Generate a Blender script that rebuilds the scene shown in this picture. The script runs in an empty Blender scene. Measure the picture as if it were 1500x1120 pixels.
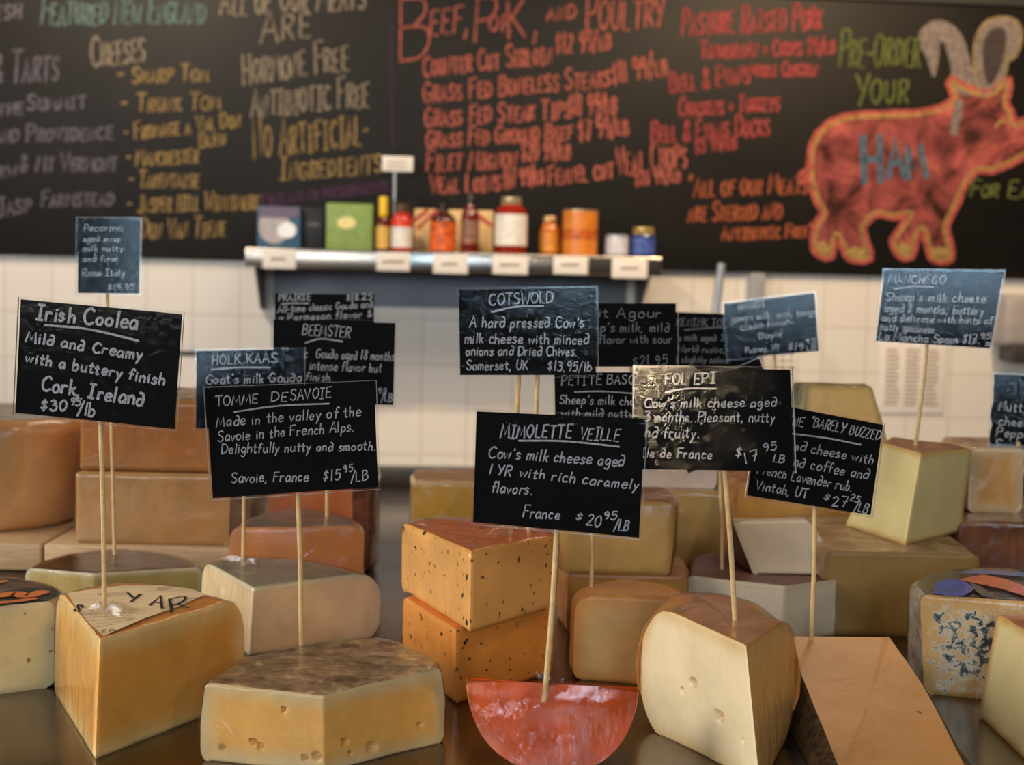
import bpy, bmesh, math, random
from mathutils import Vector, Matrix, noise
from mathutils.geometry import tessellate_polygon

random.seed(7)
SC = bpy.context.scene
COL = SC.collection
R = math.radians

# ------------------------------------------------------------------ camera
F = 2083.0                       # focal length in pixels of a 1500 px wide frame
CAM = Vector((0.0, 0.0, 0.30))   # 30 cm above the counter top (z = 0)
PITCH, ROLL = math.atan(160 / F), 0.0235
fwd = Vector((0, math.cos(PITCH), -math.sin(PITCH)))
up0 = Vector((0, math.sin(PITCH), math.cos(PITCH)))
rt0 = Vector((1, 0, 0))
rgt = rt0 * math.cos(ROLL) + up0 * math.sin(ROLL)
upv = up0 * math.cos(ROLL) - rt0 * math.sin(ROLL)
cam_data = bpy.data.cameras.new('camera')
cam_data.sensor_width = 36.0
cam_data.lens = F / 1500 * 36
cam_data.clip_start = 0.05
cam_data.dof.use_dof = True
cam_data.dof.focus_distance = 0.93
cam_data.dof.aperture_fstop = 50 / 4.8
cam_data.dof.aperture_blades = 0
cam = bpy.data.objects.new('camera', cam_data)
COL.objects.link(cam)
m = Matrix((rgt, upv, -fwd)).transposed().to_4x4()
m.translation = CAM
cam.matrix_world = m
SC.camera = cam

SC.view_settings.view_transform = 'Standard'
SC.view_settings.look = 'None'
SC.view_settings.gamma = 1.0
SC.view_settings.use_curve_mapping = False
SC.view_settings.exposure = 0.0
SC.cycles.transparent_max_bounces = 32

def ray(px, py):
    return (fwd + rgt * ((px - 750) / F) - upv * ((py - 560) / F))
def on(z, px, py):               # point on a horizontal plane
    d = ray(px, py); t = (z - CAM.z) / d.z
    return CAM + d * t
def atd(px, py, D):              # point at distance D along y
    d = ray(px, py)
    return CAM + d * (D / d.y)

# ------------------------------------------------------------------ world and lights
w = bpy.data.worlds.new('world'); SC.world = w; w.use_nodes = True
bg = w.node_tree.nodes['Background']
bg.inputs[0].default_value = (0.72, 0.86, 1.0, 1); bg.inputs[1].default_value = 0.6

def area(name, loc, target, sx, sy, power, col, spread=180):
    l = bpy.data.lights.new(name, 'AREA'); l.shape = 'RECTANGLE'; l.size = sx; l.size_y = sy
    l.energy = power; l.color = col; l.spread = R(spread)
    o = bpy.data.objects.new(name, l); COL.objects.link(o); o.location = loc
    o.rotation_euler = (Vector(target) - Vector(loc)).to_track_quat('-Z', 'Y').to_euler()
    return o
def spot(name, loc, target, power, col, size, blend=0.6, rad=0.05):
    l = bpy.data.lights.new(name, 'SPOT'); l.energy = power; l.color = col
    l.spot_size = R(size); l.spot_blend = blend; l.shadow_soft_size = rad
    o = bpy.data.objects.new(name, l); COL.objects.link(o); o.location = loc
    o.rotation_euler = (Vector(target) - Vector(loc)).to_track_quat('-Z', 'Y').to_euler()
    return o
# daylight entering through an assumed shop window behind and left of the camera, and added openings; one assumed lamp
area('added_side_daylight', (-2.83, 0.55, 0.95), (0.0, 0.9, 0.25), 1.7, 1.1, 76, (1.0, 0.97, 0.93))  # added side window light that whitens the left-facing sides
area('assumed_window_daylight', (-1.55, -1.95, 0.98), (-1.1, 0.5, 0.75), 1.7, 1.1, 26, (1.0, 0.94, 0.87))
area('card_reflection_light', (0.42, -2.0, 0.90), (0.40, 0.5, 0.80), 0.72, 1.0, 22, (0.50, 0.76, 1.0))  # unseen opening, not a door, added for blue reflections on the cards
area('assumed_glint_lamp', (1.35, -1.9, 1.05), (0.6, 0.8, 0.2), 0.11, 0.20, 6.5, (1.0, 0.74, 0.46))  # assumed unseen lamp, placed for the warm glint on one card
# assumed warm lamps of the shop ceiling, all out of view
area('assumed_lamp_over_aisle', (0.6, 2.7, 1.95), (0.2, 3.5, 0.0), 1.6, 0.5, 26, (1.0, 0.80, 0.58))
spot('assumed_wall_lamp_right', (1.35, 3.3, 1.9), (1.15, 4.6, 0.15), 140, (1.0, 0.70, 0.40), 95)
spot('assumed_wall_lamp_left', (-1.5, 3.1, 1.9), (-1.1, 4.5, 0.15), 140, (1.0, 0.80, 0.58), 95)
spot('assumed_counter_lamp', (1.1, 0.3, 1.9), (0.1, 1.1, 0.0), 26, (1.0, 0.78, 0.55), 90)

# ------------------------------------------------------------------ material helpers
def srgb(r, g, b):
    f = lambda c: (c / 255 / 12.92) if c / 255 <= 0.04045 else ((c / 255 + 0.055) / 1.055) ** 2.4
    return (f(r), f(g), f(b), 1)
def newmat(name):
    mt = bpy.data.materials.new(name); mt.use_nodes = True
    nt = mt.node_tree; return mt, nt, nt.nodes['Principled BSDF']
def N(nt, t, **kw):
    n = nt.nodes.new(t)
    for k, v in kw.items(): setattr(n, k, v)
    return n
def setin(n, **kw):
    for k, v in kw.items():
        n.inputs[k.replace('_', ' ')].default_value = v
def mixrgb(nt, a, b, fac, mode='MIX'):
    n = N(nt, 'ShaderNodeMix', data_type='RGBA', blend_type=mode)
    for sock, v in ((n.inputs[0], fac), (n.inputs[6], a), (n.inputs[7], b)):
        if hasattr(v, 'is_output'): nt.links.new(v, sock)
        else: sock.default_value = v
    return n.outputs[2]
def noise_tex(nt, scale, detail=4, rough=0.55, dist=0.0, stretch=None):
    tc = N(nt, 'ShaderNodeTexCoord'); n = N(nt, 'ShaderNodeTexNoise')
    setin(n, Scale=scale, Detail=detail, Roughness=rough, Distortion=dist)
    if stretch:
        mp = N(nt, 'ShaderNodeMapping'); mp.inputs['Scale'].default_value = stretch
        nt.links.new(tc.outputs['Object'], mp.inputs[0]); nt.links.new(mp.outputs[0], n.inputs['Vector'])
    else:
        nt.links.new(tc.outputs['Object'], n.inputs['Vector'])
    return n.outputs[0]
def ramp(nt, src, stops):
    r = N(nt, 'ShaderNodeValToRGB'); el = r.color_ramp.elements
    while len(el) < len(stops): el.new(0.5)
    for e, (p, c) in zip(el, stops): e.position = p; e.color = c
    nt.links.new(src, r.inputs[0]); return r.outputs[0]
def bump(nt, bs, src, strength, dist=0.001, sock='Normal'):
    b = N(nt, 'ShaderNodeBump'); setin(b, Strength=strength, Distance=dist)
    nt.links.new(src, b.inputs['Height']); nt.links.new(b.outputs[0], bs.inputs[sock])
W0, W1 = (0, 0, 0, 1), (1, 1, 1, 1)

def plain(name, col, rough=0.5, metal=0.0, spec=0.5, coat=0.0, mott=0.06, nscale=40, bmp=0.0):
    mt, nt, bs = newmat(name)
    n = noise_tex(nt, nscale)
    d = tuple(c * (1 - 2 * mott) for c in col[:3]) + (1,)
    l = tuple(min(1, c * (1 + 2 * mott)) for c in col[:3]) + (1,)
    nt.links.new(ramp(nt, n, [(0.3, d), (0.7, l)]), bs.inputs['Base Color'])
    setin(bs, Roughness=rough, Metallic=metal, Coat_Weight=coat, Specular_IOR_Level=spec)
    if bmp: bump(nt, bs, noise_tex(nt, nscale * 2.5), bmp)
    return mt

def paste(name, core, rim, rimw=0.012, mott=0.10, rough=0.42, sss=0.12, coat=0.25, specks=None, veins=None, eyes=None, nscale=30, wrinkle=0.15):
    """cut cheese: paler or darker towards the rind, faint mottling"""
    mt, nt, bs = newmat(name)
    at = N(nt, 'ShaderNodeAttribute', attribute_name='edge')
    n = noise_tex(nt, nscale, 5)
    ad = N(nt, 'ShaderNodeMath', operation='MULTIPLY_ADD')
    nt.links.new(n, ad.inputs[0]); ad.inputs[1].default_value = rimw * 0.9
    nt.links.new(at.outputs['Fac'], ad.inputs[2])
    mr = N(nt, 'ShaderNodeMapRange', interpolation_type='SMOOTHSTEP')
    setin(mr, From_Min=rimw * 0.35, From_Max=rimw * 1.6)
    nt.links.new(ad.outputs[0], mr.inputs['Value'])
    c = mixrgb(nt, rim, core, mr.outputs[0])
    n2 = noise_tex(nt, nscale * 0.8, 6, 0.6, 0.6)
    g = ramp(nt, n2, [(0.3, (1 - mott * 1.6,) * 3 + (1,)), (0.7, (1 + mott,) * 3 + (1,))])
    c = mixrgb(nt, c, g, 1.0, 'MULTIPLY')
    tc = N(nt, 'ShaderNodeTexCoord')
    if specks:
        for sc, thr, colr in specks:
            nd = N(nt, 'ShaderNodeTexNoise'); setin(nd, Scale=sc * 1.3, Detail=2.0)
            nt.links.new(tc.outputs['Object'], nd.inputs['Vector'])
            mv = N(nt, 'ShaderNodeVectorMath', operation='MULTIPLY_ADD')
            nt.links.new(nd.outputs['Color'], mv.inputs[0]); mv.inputs[1].default_value = (0.006,) * 3
            nt.links.new(tc.outputs['Object'], mv.inputs[2])
            v = N(nt, 'ShaderNodeTexVoronoi'); setin(v, Scale=sc)
            nt.links.new(mv.outputs[0], v.inputs['Vector'])
            # cell colour decides which cells carry a speck and how big it is
            sp = N(nt, 'ShaderNodeSeparateColor'); nt.links.new(v.outputs['Color'], sp.inputs[0])
            mu = N(nt, 'ShaderNodeMapRange'); setin(mu, From_Min=.62, From_Max=1.0, To_Min=0.0, To_Max=thr); nt.links.new(sp.outputs[0], mu.inputs['Value'])
            lt = N(nt, 'ShaderNodeMath', operation='LESS_THAN')
            nt.links.new(v.outputs['Distance'], lt.inputs[0]); nt.links.new(mu.outputs[0], lt.inputs[1])
            c = mixrgb(nt, c, colr, lt.outputs[0])
    if veins:
        v1 = noise_tex(nt, 230, 4, 0.6, 0.5)
        v2 = noise_tex(nt, 55, 2)
        ml = N(nt, 'ShaderNodeMath', operation='MULTIPLY_ADD')
        nt.links.new(v2, ml.inputs[0]); ml.inputs[1].default_value = 0.55; nt.links.new(v1, ml.inputs[2])
        ed = N(nt, 'ShaderNodeMapRange'); setin(ed, From_Min=0.004, From_Max=0.02, To_Min=-0.22, To_Max=0.0)
        nt.links.new(at.outputs['Fac'], ed.inputs['Value'])
        a2 = N(nt, 'ShaderNodeMath', operation='ADD'); nt.links.new(ml.outputs[0], a2.inputs[0]); nt.links.new(ed.outputs[0], a2.inputs[1])
        f1 = ramp(nt, a2.outputs[0], [(0.74, W0), (0.80, W1)])
        f2 = ramp(nt, a2.outputs[0], [(0.83, W0), (0.88, W1)])
        pale = ramp(nt, a2.outputs[0], [(0.62, W0), (0.74, W1)])
        c = mixrgb(nt, c, srgb(205, 190, 165), pale)
        c = mixrgb(nt, c, veins[0], f1)
        c = mixrgb(nt, c, veins[1], f2)
    nt.links.new(c, bs.inputs['Base Color'])
    setin(bs, Roughness=rough, Subsurface_Weight=sss, Subsurface_Scale=0.006, Coat_Weight=coat * .5, Coat_Roughness=0.22, Specular_IOR_Level=0.3)
    bs.inputs['Subsurface Radius'].default_value = (1.0, 0.55, 0.25)
    bump(nt, bs, noise_tex(nt, 150, 5), 0.4, 0.0008)
    if wrinkle:
        bump(nt, bs, noise_tex(nt, 34, 3, 0.5, 1.5), wrinkle, 0.003, 'Coat Normal')
    return mt

def rind(name, a, b, scale=45, rough=0.6, bmp=0.5, coat=0.2, c3=None, stops=(0.35, 0.65)):
    mt, nt, bs = newmat(name)
    n = noise_tex(nt, scale, 8, 0.65, 0.5)
    st = [(stops[0], a), (stops[1], b)] + ([(min(0.99, stops[1] + 0.12), c3)] if c3 else [])
    nt.links.new(ramp(nt, n, st), bs.inputs['Base Color'])
    setin(bs, Roughness=rough, Coat_Weight=coat, Coat_Roughness=0.15, Specular_IOR_Level=0.25)
    bump(nt, bs, noise_tex(nt, scale * 2.2, 6, 0.65), bmp, 0.0016)
    return mt

def film(name, haze=0.05, wr=0.5, scale=38, rough=0.06, stretch=(1, 1, 0.5), fmax=0.9, dist=0.002):
    """clear cling film: see-through with sharp wrinkled reflections"""
    mt, nt, bs = newmat(name); nt.nodes.remove(bs)
    out = nt.nodes['Material Output']
    tr = N(nt, 'ShaderNodeBsdfTransparent'); gl = N(nt, 'ShaderNodeBsdfGlossy'); setin(gl, Roughness=rough)
    ge = N(nt, 'ShaderNodeNewGeometry'); dt = N(nt, 'ShaderNodeVectorMath', operation='DOT_PRODUCT')
    nt.links.new(ge.outputs['Incoming'], dt.inputs[0])
    ab = N(nt, 'ShaderNodeMath', operation='ABSOLUTE'); nt.links.new(dt.outputs['Value'], ab.inputs[0])
    om = N(nt, 'ShaderNodeMath', operation='SUBTRACT', use_clamp=True); om.inputs[0].default_value = 1.0; nt.links.new(ab.outputs[0], om.inputs[1])
    pw = N(nt, 'ShaderNodeMath', operation='POWER'); nt.links.new(om.outputs[0], pw.inputs[0]); pw.inputs[1].default_value = 5.0
    mr = N(nt, 'ShaderNodeMapRange'); setin(mr, To_Min=.04 + haze, To_Max=fmax); nt.links.new(pw.outputs[0], mr.inputs['Value'])
    mx = N(nt, 'ShaderNodeMixShader')
    nt.links.new(mr.outputs[0], mx.inputs[0]); nt.links.new(tr.outputs[0], mx.inputs[1]); nt.links.new(gl.outputs[0], mx.inputs[2])
    nt.links.new(mx.outputs[0], out.inputs[0])
    h = noise_tex(nt, scale, 5, 0.6, 1.6, stretch)
    b = N(nt, 'ShaderNodeBump'); setin(b, Strength=wr, Distance=dist); nt.links.new(h, b.inputs['Height'])
    nt.links.new(b.outputs[0], gl.inputs['Normal']); nt.links.new(b.outputs[0], dt.inputs[1])
    return mt

FILM = film('cling_film', 0.0, 0.6, 45, .05)
FILM_MESSY = film('crumpled_cling_film', 0.03, 0.9, 70, 0.08)
SLEEVE = film('clear_plastic_sleeve', 0.0, 1.0, 170, 0.03, (1, 1, 1), 0.6, .00011)
SLEEVE_EDGE = plain('sleeve_edge_plastic', srgb(190, 195, 200), 0.3, 0, 0.5, 0.4)
CARD = plain('black_card', srgb(6, 6, 7), 0.7, 0, 0.1)
CHALK = plain('chalk_marker_white', srgb(166, 166, 170), 0.8, 0, 0.2, 0, 0.25, 900)
CHALK_DIM = plain('chalk_marker_faded', srgb(120, 122, 128), 0.8, 0, 0.2, 0, 0.25, 900)
BAMBOO = plain('bamboo', srgb(214, 178, 122), 0.5, 0, 0.4, 0, 0.08, 200)
STEEL = None

# ------------------------------------------------------------------ object helpers
def tag(o, label=None, cat=None, group=None, kind=None):
    if label: o['label'] = label
    if cat: o['category'] = cat
    if group: o['group'] = group
    if kind: o['kind'] = kind
    return o
def empty(name, loc, label, cat, group=None):
    o = bpy.data.objects.new(name, None); COL.objects.link(o); o.location = loc
    o.empty_display_size = 0.02
    return tag(o, label, cat, group)
def mesh_obj(name, verts, faces, mat, parent=None, smooth=True, angle=35, attr=None, mats=None, midx=None):
    me = bpy.data.meshes.new(name)
    off = Vector(parent_loc(parent)) if parent else Vector()
    me.from_pydata([tuple(Vector(v) - off) for v in verts], [], faces)
    for mm in (mats or [mat]): me.materials.append(mm)
    if midx:
        for p, i in zip(me.polygons, midx): p.material_index = i
    if smooth:
        me.polygons.foreach_set('use_smooth', [True] * len(me.polygons))
        me.set_sharp_from_angle(angle=R(angle))
    if attr:
        a = me.attributes.new('edge', 'FLOAT', 'POINT'); a.data.foreach_set('value', attr)
    me.update()
    o = bpy.data.objects.new(name, me); COL.objects.link(o)
    if parent: o.parent = parent
    return o
def parent_loc(p):
    v = Vector()
    while p is not None: v += p.location; p = p.parent
    return v
def solo(name, label, cat, verts, faces, mat, group=None, **kw):
    o = mesh_obj(name, verts, faces, mat, **kw); recenter(o); return tag(o, label, cat, group)
def recenter(o):
    vs = [v.co for v in o.data.vertices]
    c = Vector((sum(v.x for v in vs) / len(vs), sum(v.y for v in vs) / len(vs), min(v.z for v in vs)))
    for v in o.data.vertices: v.co -= c
    o.location = c
def bm_obj(name, bm, mat, parent=None, smooth=True, angle=35, mats=None):
    me = bpy.data.meshes.new(name); 
    off = Vector(parent_loc(parent)) if parent else Vector()
    for v in bm.verts: v.co -= off
    bm.normal_update(); bm.to_mesh(me); bm.free()
    for mm in (mats or [mat]): me.materials.append(mm)
    if smooth:
        me.polygons.foreach_set('use_smooth', [True] * len(me.polygons)); me.set_sharp_from_angle(angle=R(angle))
    o = bpy.data.objects.new(name, me); COL.objects.link(o)
    if parent: o.parent = parent
    return o
def box_bm(bm, lo, hi, bev=0.0, M=None):
    r = bmesh.ops.create_cube(bm, size=1.0)
    lo, hi = Vector(lo), Vector(hi)
    for v in r['verts']:
        v.co = Vector(((lo[i] + hi[i]) / 2 + v.co[i] * (hi[i] - lo[i])) for i in range(3))
    if bev:
        es = list({e for v in r['verts'] for e in v.link_edges})
        bw = bmesh.ops.bevel(bm, geom=es, offset=bev, segments=3, profile=0.5, affect='EDGES')
        vs = {v for f in bw['faces'] for v in f.verts} | {v for v in r['verts'] if v.is_valid}
    else: vs = set(r['verts'])
    if M is not None:
        allv = set(vs)
        st = list(vs)
        while st:
            v = st.pop()
            for e in v.link_edges:
                q = e.other_vert(v)
                if q not in allv: allv.add(q); st.append(q)
        for v in allv: v.co = M @ v.co
def box(name, lo, hi, mat, bev=0.0, parent=None, M=None):
    bm = bmesh.new(); box_bm(bm, lo, hi, bev, M); return bm_obj(name, bm, mat, parent)
def lathe(prof, n=28):
    vs, fs = [], []
    for (r, z) in prof:
        for k in range(n):
            a = 2 * math.pi * k / n; vs.append(Vector((r * math.cos(a), r * math.sin(a), z)))
    for i in range(len(prof) - 1):
        for k in range(n):
            a, b = i * n + k, i * n + (k + 1) % n
            fs.append((a, b, b + n, a + n))
    fs.append(tuple(reversed(range(n)))); fs.append(tuple(range((len(prof) - 1) * n, len(prof) * n)))
    return vs, fs
def tube(p0, p1, r0, r1=None, n=10, seg=1, wob=0.0):
    r1 = r0 if r1 is None else r1
    p0, p1 = Vector(p0), Vector(p1); d = (p1 - p0).normalized()
    a = d.cross(Vector((0.3, 1, 0.1))).normalized(); b = d.cross(a)
    vs, fs = [], []
    for s in range(seg + 1):
        t = s / seg; c = p0.lerp(p1, t) + a * wob * math.sin(t * 3.1) ; r = r0 + (r1 - r0) * t
        for k in range(n):
            an = 2 * math.pi * k / n; vs.append(c + a * (r * math.cos(an)) + b * (r * math.sin(an)))
    for s in range(seg):
        for k in range(n):
            q, u = s * n + k, s * n + (k + 1) % n
            fs.append((q, q + n, u + n, u))
    fs.append(tuple(range(n))); fs.append(tuple(reversed(range(seg * n, seg * n + n))))
    return vs, fs

# ------------------------------------------------------------------ single-stroke handwriting
G = {
'A': (62, 'l0,0 30,100 60,0|l12,36 50,36'), 'B': (60, 'l5,0 5,100|c5,100 45,95 50,75 30,55 5,53|c5,53 50,50 58,25 40,3 5,0'),
'C': (60, 'c58,84 35,100 8,76 3,45 15,10 38,0 60,14'), 'D': (62, 'l5,0 5,100|c5,100 40,95 62,58 48,18 5,0'),
'E': (54, 'l50,100 5,98 5,2 52,0|l5,52 42,52'), 'F': (52, 'l52,100 5,98 5,0|l5,54 42,54'),
'G': (64, 'c58,84 35,100 8,75 3,42 15,8 38,0 58,15 60,42|l36,42 63,42'), 'H': (58, 'l5,0 5,100|l52,0 52,100|l5,50 52,50'),
'I': (46, 'l22,0 22,100|l2,100 42,100|l2,0 42,0'), 'J': (48, 'c42,100 42,30 28,0 5,16|l22,100 56,100'),
'K': (56, 'l5,0 5,100|l52,100 6,44|l18,56 55,0'), 'L': (50, 'l5,100 5,1 48,0'), 'M': (76, 'l0,0 14,100 38,22 64,100 78,0'),
'N': (58, 'l5,0 5,100 52,0 52,100'), 'O': (62, 'c32,100 6,78 3,36 30,0 57,30 58,76 32,100'),
'P': (54, 'l5,0 5,100|c5,100 45,97 54,75 38,52 5,46'), 'Q': (62, 'c32,100 6,78 3,36 30,0 57,30 58,76 32,100|l38,24 64,-8'),
'R': (58, 'l5,0 5,100|c5,100 45,97 52,76 36,54 5,50|l22,50 56,0'), 'S': (54, 'c52,86 32,100 8,85 12,62 40,45 52,22 30,0 3,14'),
'T': (60, 'l0,100 60,100|l30,100 30,0'), 'U': (58, 'c5,100 5,30 28,0 52,30 54,100'), 'V': (58, 'l0,100 28,0 58,100'),
'W': (78, 'l0,100 18,0 38,75 56,0 76,100'), 'X': (56, 'l0,100 54,0|l52,100 2,0'), 'Y': (58, 'l0,100 28,50|l58,100 22,0'),
'Z': (56, 'l3,100 52,100 3,0 54,0'),
'a': (48, 'c42,46 22,55 4,26 18,0 40,20|l43,52 44,0'), 'b': (46, 'l5,100 5,0|c5,36 28,54 43,28 26,0 5,8'), 'c': (43, 'c40,46 20,56 4,28 16,2 42,8'),
'd': (49, 'c42,44 20,54 3,25 18,0 42,16|c43,2 47,60 38,92 16,96'), 'e': (44, 'c5,27 40,32 33,53 14,52 3,25 16,1 43,9'),
'f': (36, 'c42,90 27,100 17,80 16,0|l2,54 36,54'), 'g': (48, 'c42,46 20,56 4,28 18,4 40,20|c43,52 44,-8 32,-36 6,-28'),
'h': (45, 'l5,100 5,0|c5,34 26,55 40,40 41,0'), 'i': (18, 'l8,52 9,0|l9,74 10,71'), 'j': (24, 'c14,52 14,-20 4,-34 -6,-28|l15,74 16,71'),
'k': (42, 'l5,100 5,0|l38,52 6,24|l16,32 41,0'), 'l': (17, 'l8,100 9,0'), 'm': (64, 'l5,52 5,0|c5,34 18,54 30,44 31,0|c31,34 45,54 57,44 58,0'),
'n': (46, 'l5,52 5,0|c5,34 24,55 39,42 41,0'), 'o': (46, 'c24,54 5,40 5,14 24,0 42,16 41,42 24,54'), 'p': (46, 'l6,52 3,-38|c5,38 27,55 43,30 26,2 5,10'),
'q': (48, 'c42,46 20,56 4,28 18,4 40,20|l43,52 42,-38'), 'r': (36, 'l5,52 5,0|c5,28 16,50 36,49'), 's': (39, 'c35,47 18,56 6,42 20,30 36,16 18,0 2,8'),
't': (35, 'l16,84 16,10|c16,10 21,0 34,6|l0,57 34,57'), 'u': (46, 'c5,52 5,14 18,0 36,14 40,52|l40,52 42,0'), 'v': (40, 'l0,52 18,0 38,52'),
'w': (58, 'l0,52 14,2 28,44 42,2 56,52'), 'x': (42, 'l2,52 38,0|l38,52 2,0'), 'y': (42, 'l4,52 21,8|l41,52 8,-38'), 'z': (42, 'l4,52 38,52 4,0 40,0'),
'0': (50, 'c26,100 5,70 6,28 26,0 46,30 44,74 26,100'), '1': (24, 'l12,100 12,0'), '2': (50, 'c4,80 24,100 44,80 34,50 3,2|l3,2 50,4'),
'3': (48, 'c4,90 28,100 42,80 22,56|c22,56 48,46 42,10 20,0 2,12'), '4': (50, 'l30,100 4,38 48,38|l38,66 36,0'), '5': (48, 'l46,100 12,98 9,58|c9,58 40,64 46,28 26,0 4,10'),
'6': (48, 'c42,96 14,70 5,28 24,0 44,24 28,50 8,32'), '7': (48, 'l4,98 46,98 18,0|l16,50 42,52'), '8': (48, 'c40,84 22,100 8,80 26,54 44,26 24,0 6,24 24,52 42,78 40,84'),
'9': (48, 'c42,72 26,100 6,74 20,50 42,70|c42,82 44,40 30,0'), '.': (18, 'l8,2 10,0'), ',': (20, 'l10,6 4,-18'), "'": (16, 'l9,100 7,78'),
'"': (28, 'l8,100 6,78|l20,100 18,78'), '$': (46, 'c42,76 22,86 6,70 22,50 40,30 22,12 4,22|l24,102 22,-6'), '/': (38, 'l36,110 2,-12'),
'-': (34, 'l4,40 30,42'), '+': (44, 'l4,40 40,40|l22,60 22,18'), '&': (58, 'c54,6 14,70 24,98 38,80 6,24 22,0 52,40'), ':': (16, 'l7,12 8,10|l7,46 8,44'),
'*': (40, 'l20,90 20,40|l2,78 38,52|l38,78 2,52'), '~': (44, 'l4,52 40,52'), '=': (30, 'l12,46 14,44 12,42'),
}
def crom(p, n=5):
    if len(p) < 3: return p
    q = [p[0] * 2 - p[1]] + p + [p[-1] * 2 - p[-2]]
    if (p[0] - p[-1]).length < 1e-6: q[0], q[-1] = p[-2], p[1]
    out = []
    for i in range(1, len(q) - 2):
        a, b, c, d = q[i - 1], q[i], q[i + 1], q[i + 2]
        for k in range(n):
            t = k / n
            out.append(0.5 * ((2 * b) + (c - a) * t + (2 * a - 5 * b + 4 * c - d) * t * t + (3 * b - a - 3 * c + d) * t ** 3))
    out.append(p[-1]); return out
GLY = {}
for ch, (adv, s) in G.items():
    st = []
    for part in s.split('|'):
        pts = [Vector((float(a) / 100, float(b) / 100)) for a, b in (q.split(',') for q in part[1:].split())]
        st.append(crom(pts) if part[0] == 'c' else pts)
    GLY[ch] = (adv / 100, st)
def text_strokes(t, p0, p1, h, slant=0.12, rng=None, caps=False):
    """2D strokes (image y down) for a line of writing whose baseline runs p0 -> p1"""
    rng = rng or random
    gap = 0.16; x = 0; items = []
    for ch in t:
        if ch == ' ': x += 0.42; continue
        sc = 1.0
        c = ch
        if caps and ch.islower(): c = ch.upper(); sc = 0.74
        adv, st = GLY.get(c, GLY['-'])
        items.append((x, sc, st)); x += adv * sc + gap
    total = max(x - gap, 0.1)
    p0, p1 = Vector(p0), Vector(p1); d = p1 - p0; L = d.length; d.normalize(); nrm = Vector((d.y, -d.x))
    sx = L / total; out = []
    for x, sc, st in items:
        ja, jb, js, jr = rng.uniform(-.03, .03), rng.uniform(-.04, .04), rng.uniform(.93, 1.08), rng.uniform(-.05, .05)
        for s in st:
            o = []
            for p in s:
                gx, gy = p.x * sc * js, p.y * sc * js
                gx, gy = gx - gy * jr, gy + gx * jr
                o.append(p0 + d * ((x + gx + ja) * sx + gy * slant * h) + nrm * ((gy + jb) * h))
            out.append(o)
    return out
class Ink:
    def __init__(s): s.v, s.f = [], []
    def stroke(s, pts, wd, nrm, calli=None):
        pts = [p for i, p in enumerate(pts) if i == 0 or (p - pts[i - 1]).length > 1e-6]
        if len(pts) < 2: return
        n = len(pts); base = len(s.v); nrm = Vector(nrm).normalized()
        d0 = (pts[1] - pts[0]).normalized(); d1 = (pts[-1] - pts[-2]).normalized()
        pts = [pts[0] - d0 * wd * .3] + pts + [pts[-1] + d1 * wd * .3]
        for i, p in enumerate(pts):
            d = (pts[min(i + 1, len(pts) - 1)] - pts[max(i - 1, 0)]).normalized()
            a = nrm.cross(d).normalized(); ww = wd * (0.55 if i in (0, len(pts) - 1) else random.uniform(.85, 1.12))
            if calli: ww *= (0.35 + 0.95 * abs(a.dot(calli)))
            s.v += [p + a * ww / 2, p - a * ww / 2]
        for i in range(len(pts) - 1):
            q = base + 2 * i; s.f.append((q, q + 1, q + 3, q + 2))
    def build(s, name, mat, parent=None):
        return mesh_obj(name, s.v, s.f, mat, parent, smooth=False)

# ================================================================== THE SETTING
YAW = R(4.5)
WM = Matrix.Translation((0, 4.6, 0)) @ Matrix.Rotation(YAW, 4, 'Z')   # wall frame: x along the wall, y into it, z up
WI = WM.inverted()
def wl(px, py, off=0.0):         # photograph point -> wall frame, on the plane OFF metres in front of the wall
    o, d = WI @ CAM, WI.to_3x3() @ ray(px, py)
    t = (-off - o.y) / d.y
    return o + d * t
FLOOR, CEIL = -1.25, 2.05

def tile_mat():
    mt, nt, bs = newmat('white_wall_tile')
    tc = N(nt, 'ShaderNodeTexCoord'); sp = N(nt, 'ShaderNodeSeparateXYZ'); cb = N(nt, 'ShaderNodeCombineXYZ')
    nt.links.new(tc.outputs['Object'], sp.inputs[0]); nt.links.new(sp.outputs[0], cb.inputs[0]); nt.links.new(sp.outputs[2], cb.inputs[1])
    br = N(nt, 'ShaderNodeTexBrick', offset=0.0, squash=1.0)
    setin(br, Scale=1.0, Mortar_Size=0.0035, Brick_Width=0.146, Row_Height=0.146, Mortar_Smooth=0.3)
    br.inputs['Color1'].default_value = srgb(232, 228, 222); br.inputs['Color2'].default_value = srgb(228, 223, 216)
    br.inputs['Mortar'].default_value = srgb(210, 202, 192)
    nt.links.new(cb.outputs[0], br.inputs['Vector']); nt.links.new(br.outputs['Color'], bs.inputs['Base Color'])
    setin(bs, Roughness=0.28); return mt
TILE = tile_mat()
PLASTER = plain('painted_plaster', srgb(84, 70, 58), 0.8, nscale=6, mott=0.03)
def steel_mat(name, col, rough):
    mt, nt, bs = newmat(name)
    n = noise_tex(nt, 30, 5, 0.6, 0, (1, 14, 14)); n2 = noise_tex(nt, 9, 4)
    nt.links.new(ramp(nt, n, [(0.3, tuple(c * .8 for c in col[:3]) + (1,)), (0.7, col)]), bs.inputs['Base Color'])
    mr = N(nt, 'ShaderNodeMapRange'); setin(mr, To_Min=rough * .75, To_Max=rough * 1.3); nt.links.new(n2, mr.inputs['Value'])
    nt.links.new(mr.outputs[0], bs.inputs['Roughness']); setin(bs, Metallic=1.0)
    bump(nt, bs, n, 0.06, 0.0005); return mt
STEEL = steel_mat('brushed_steel', srgb(116, 106, 96), 0.28)
STEEL_TOP = steel_mat('scuffed_steel_top', srgb(128, 118, 108), 0.20)
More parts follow.
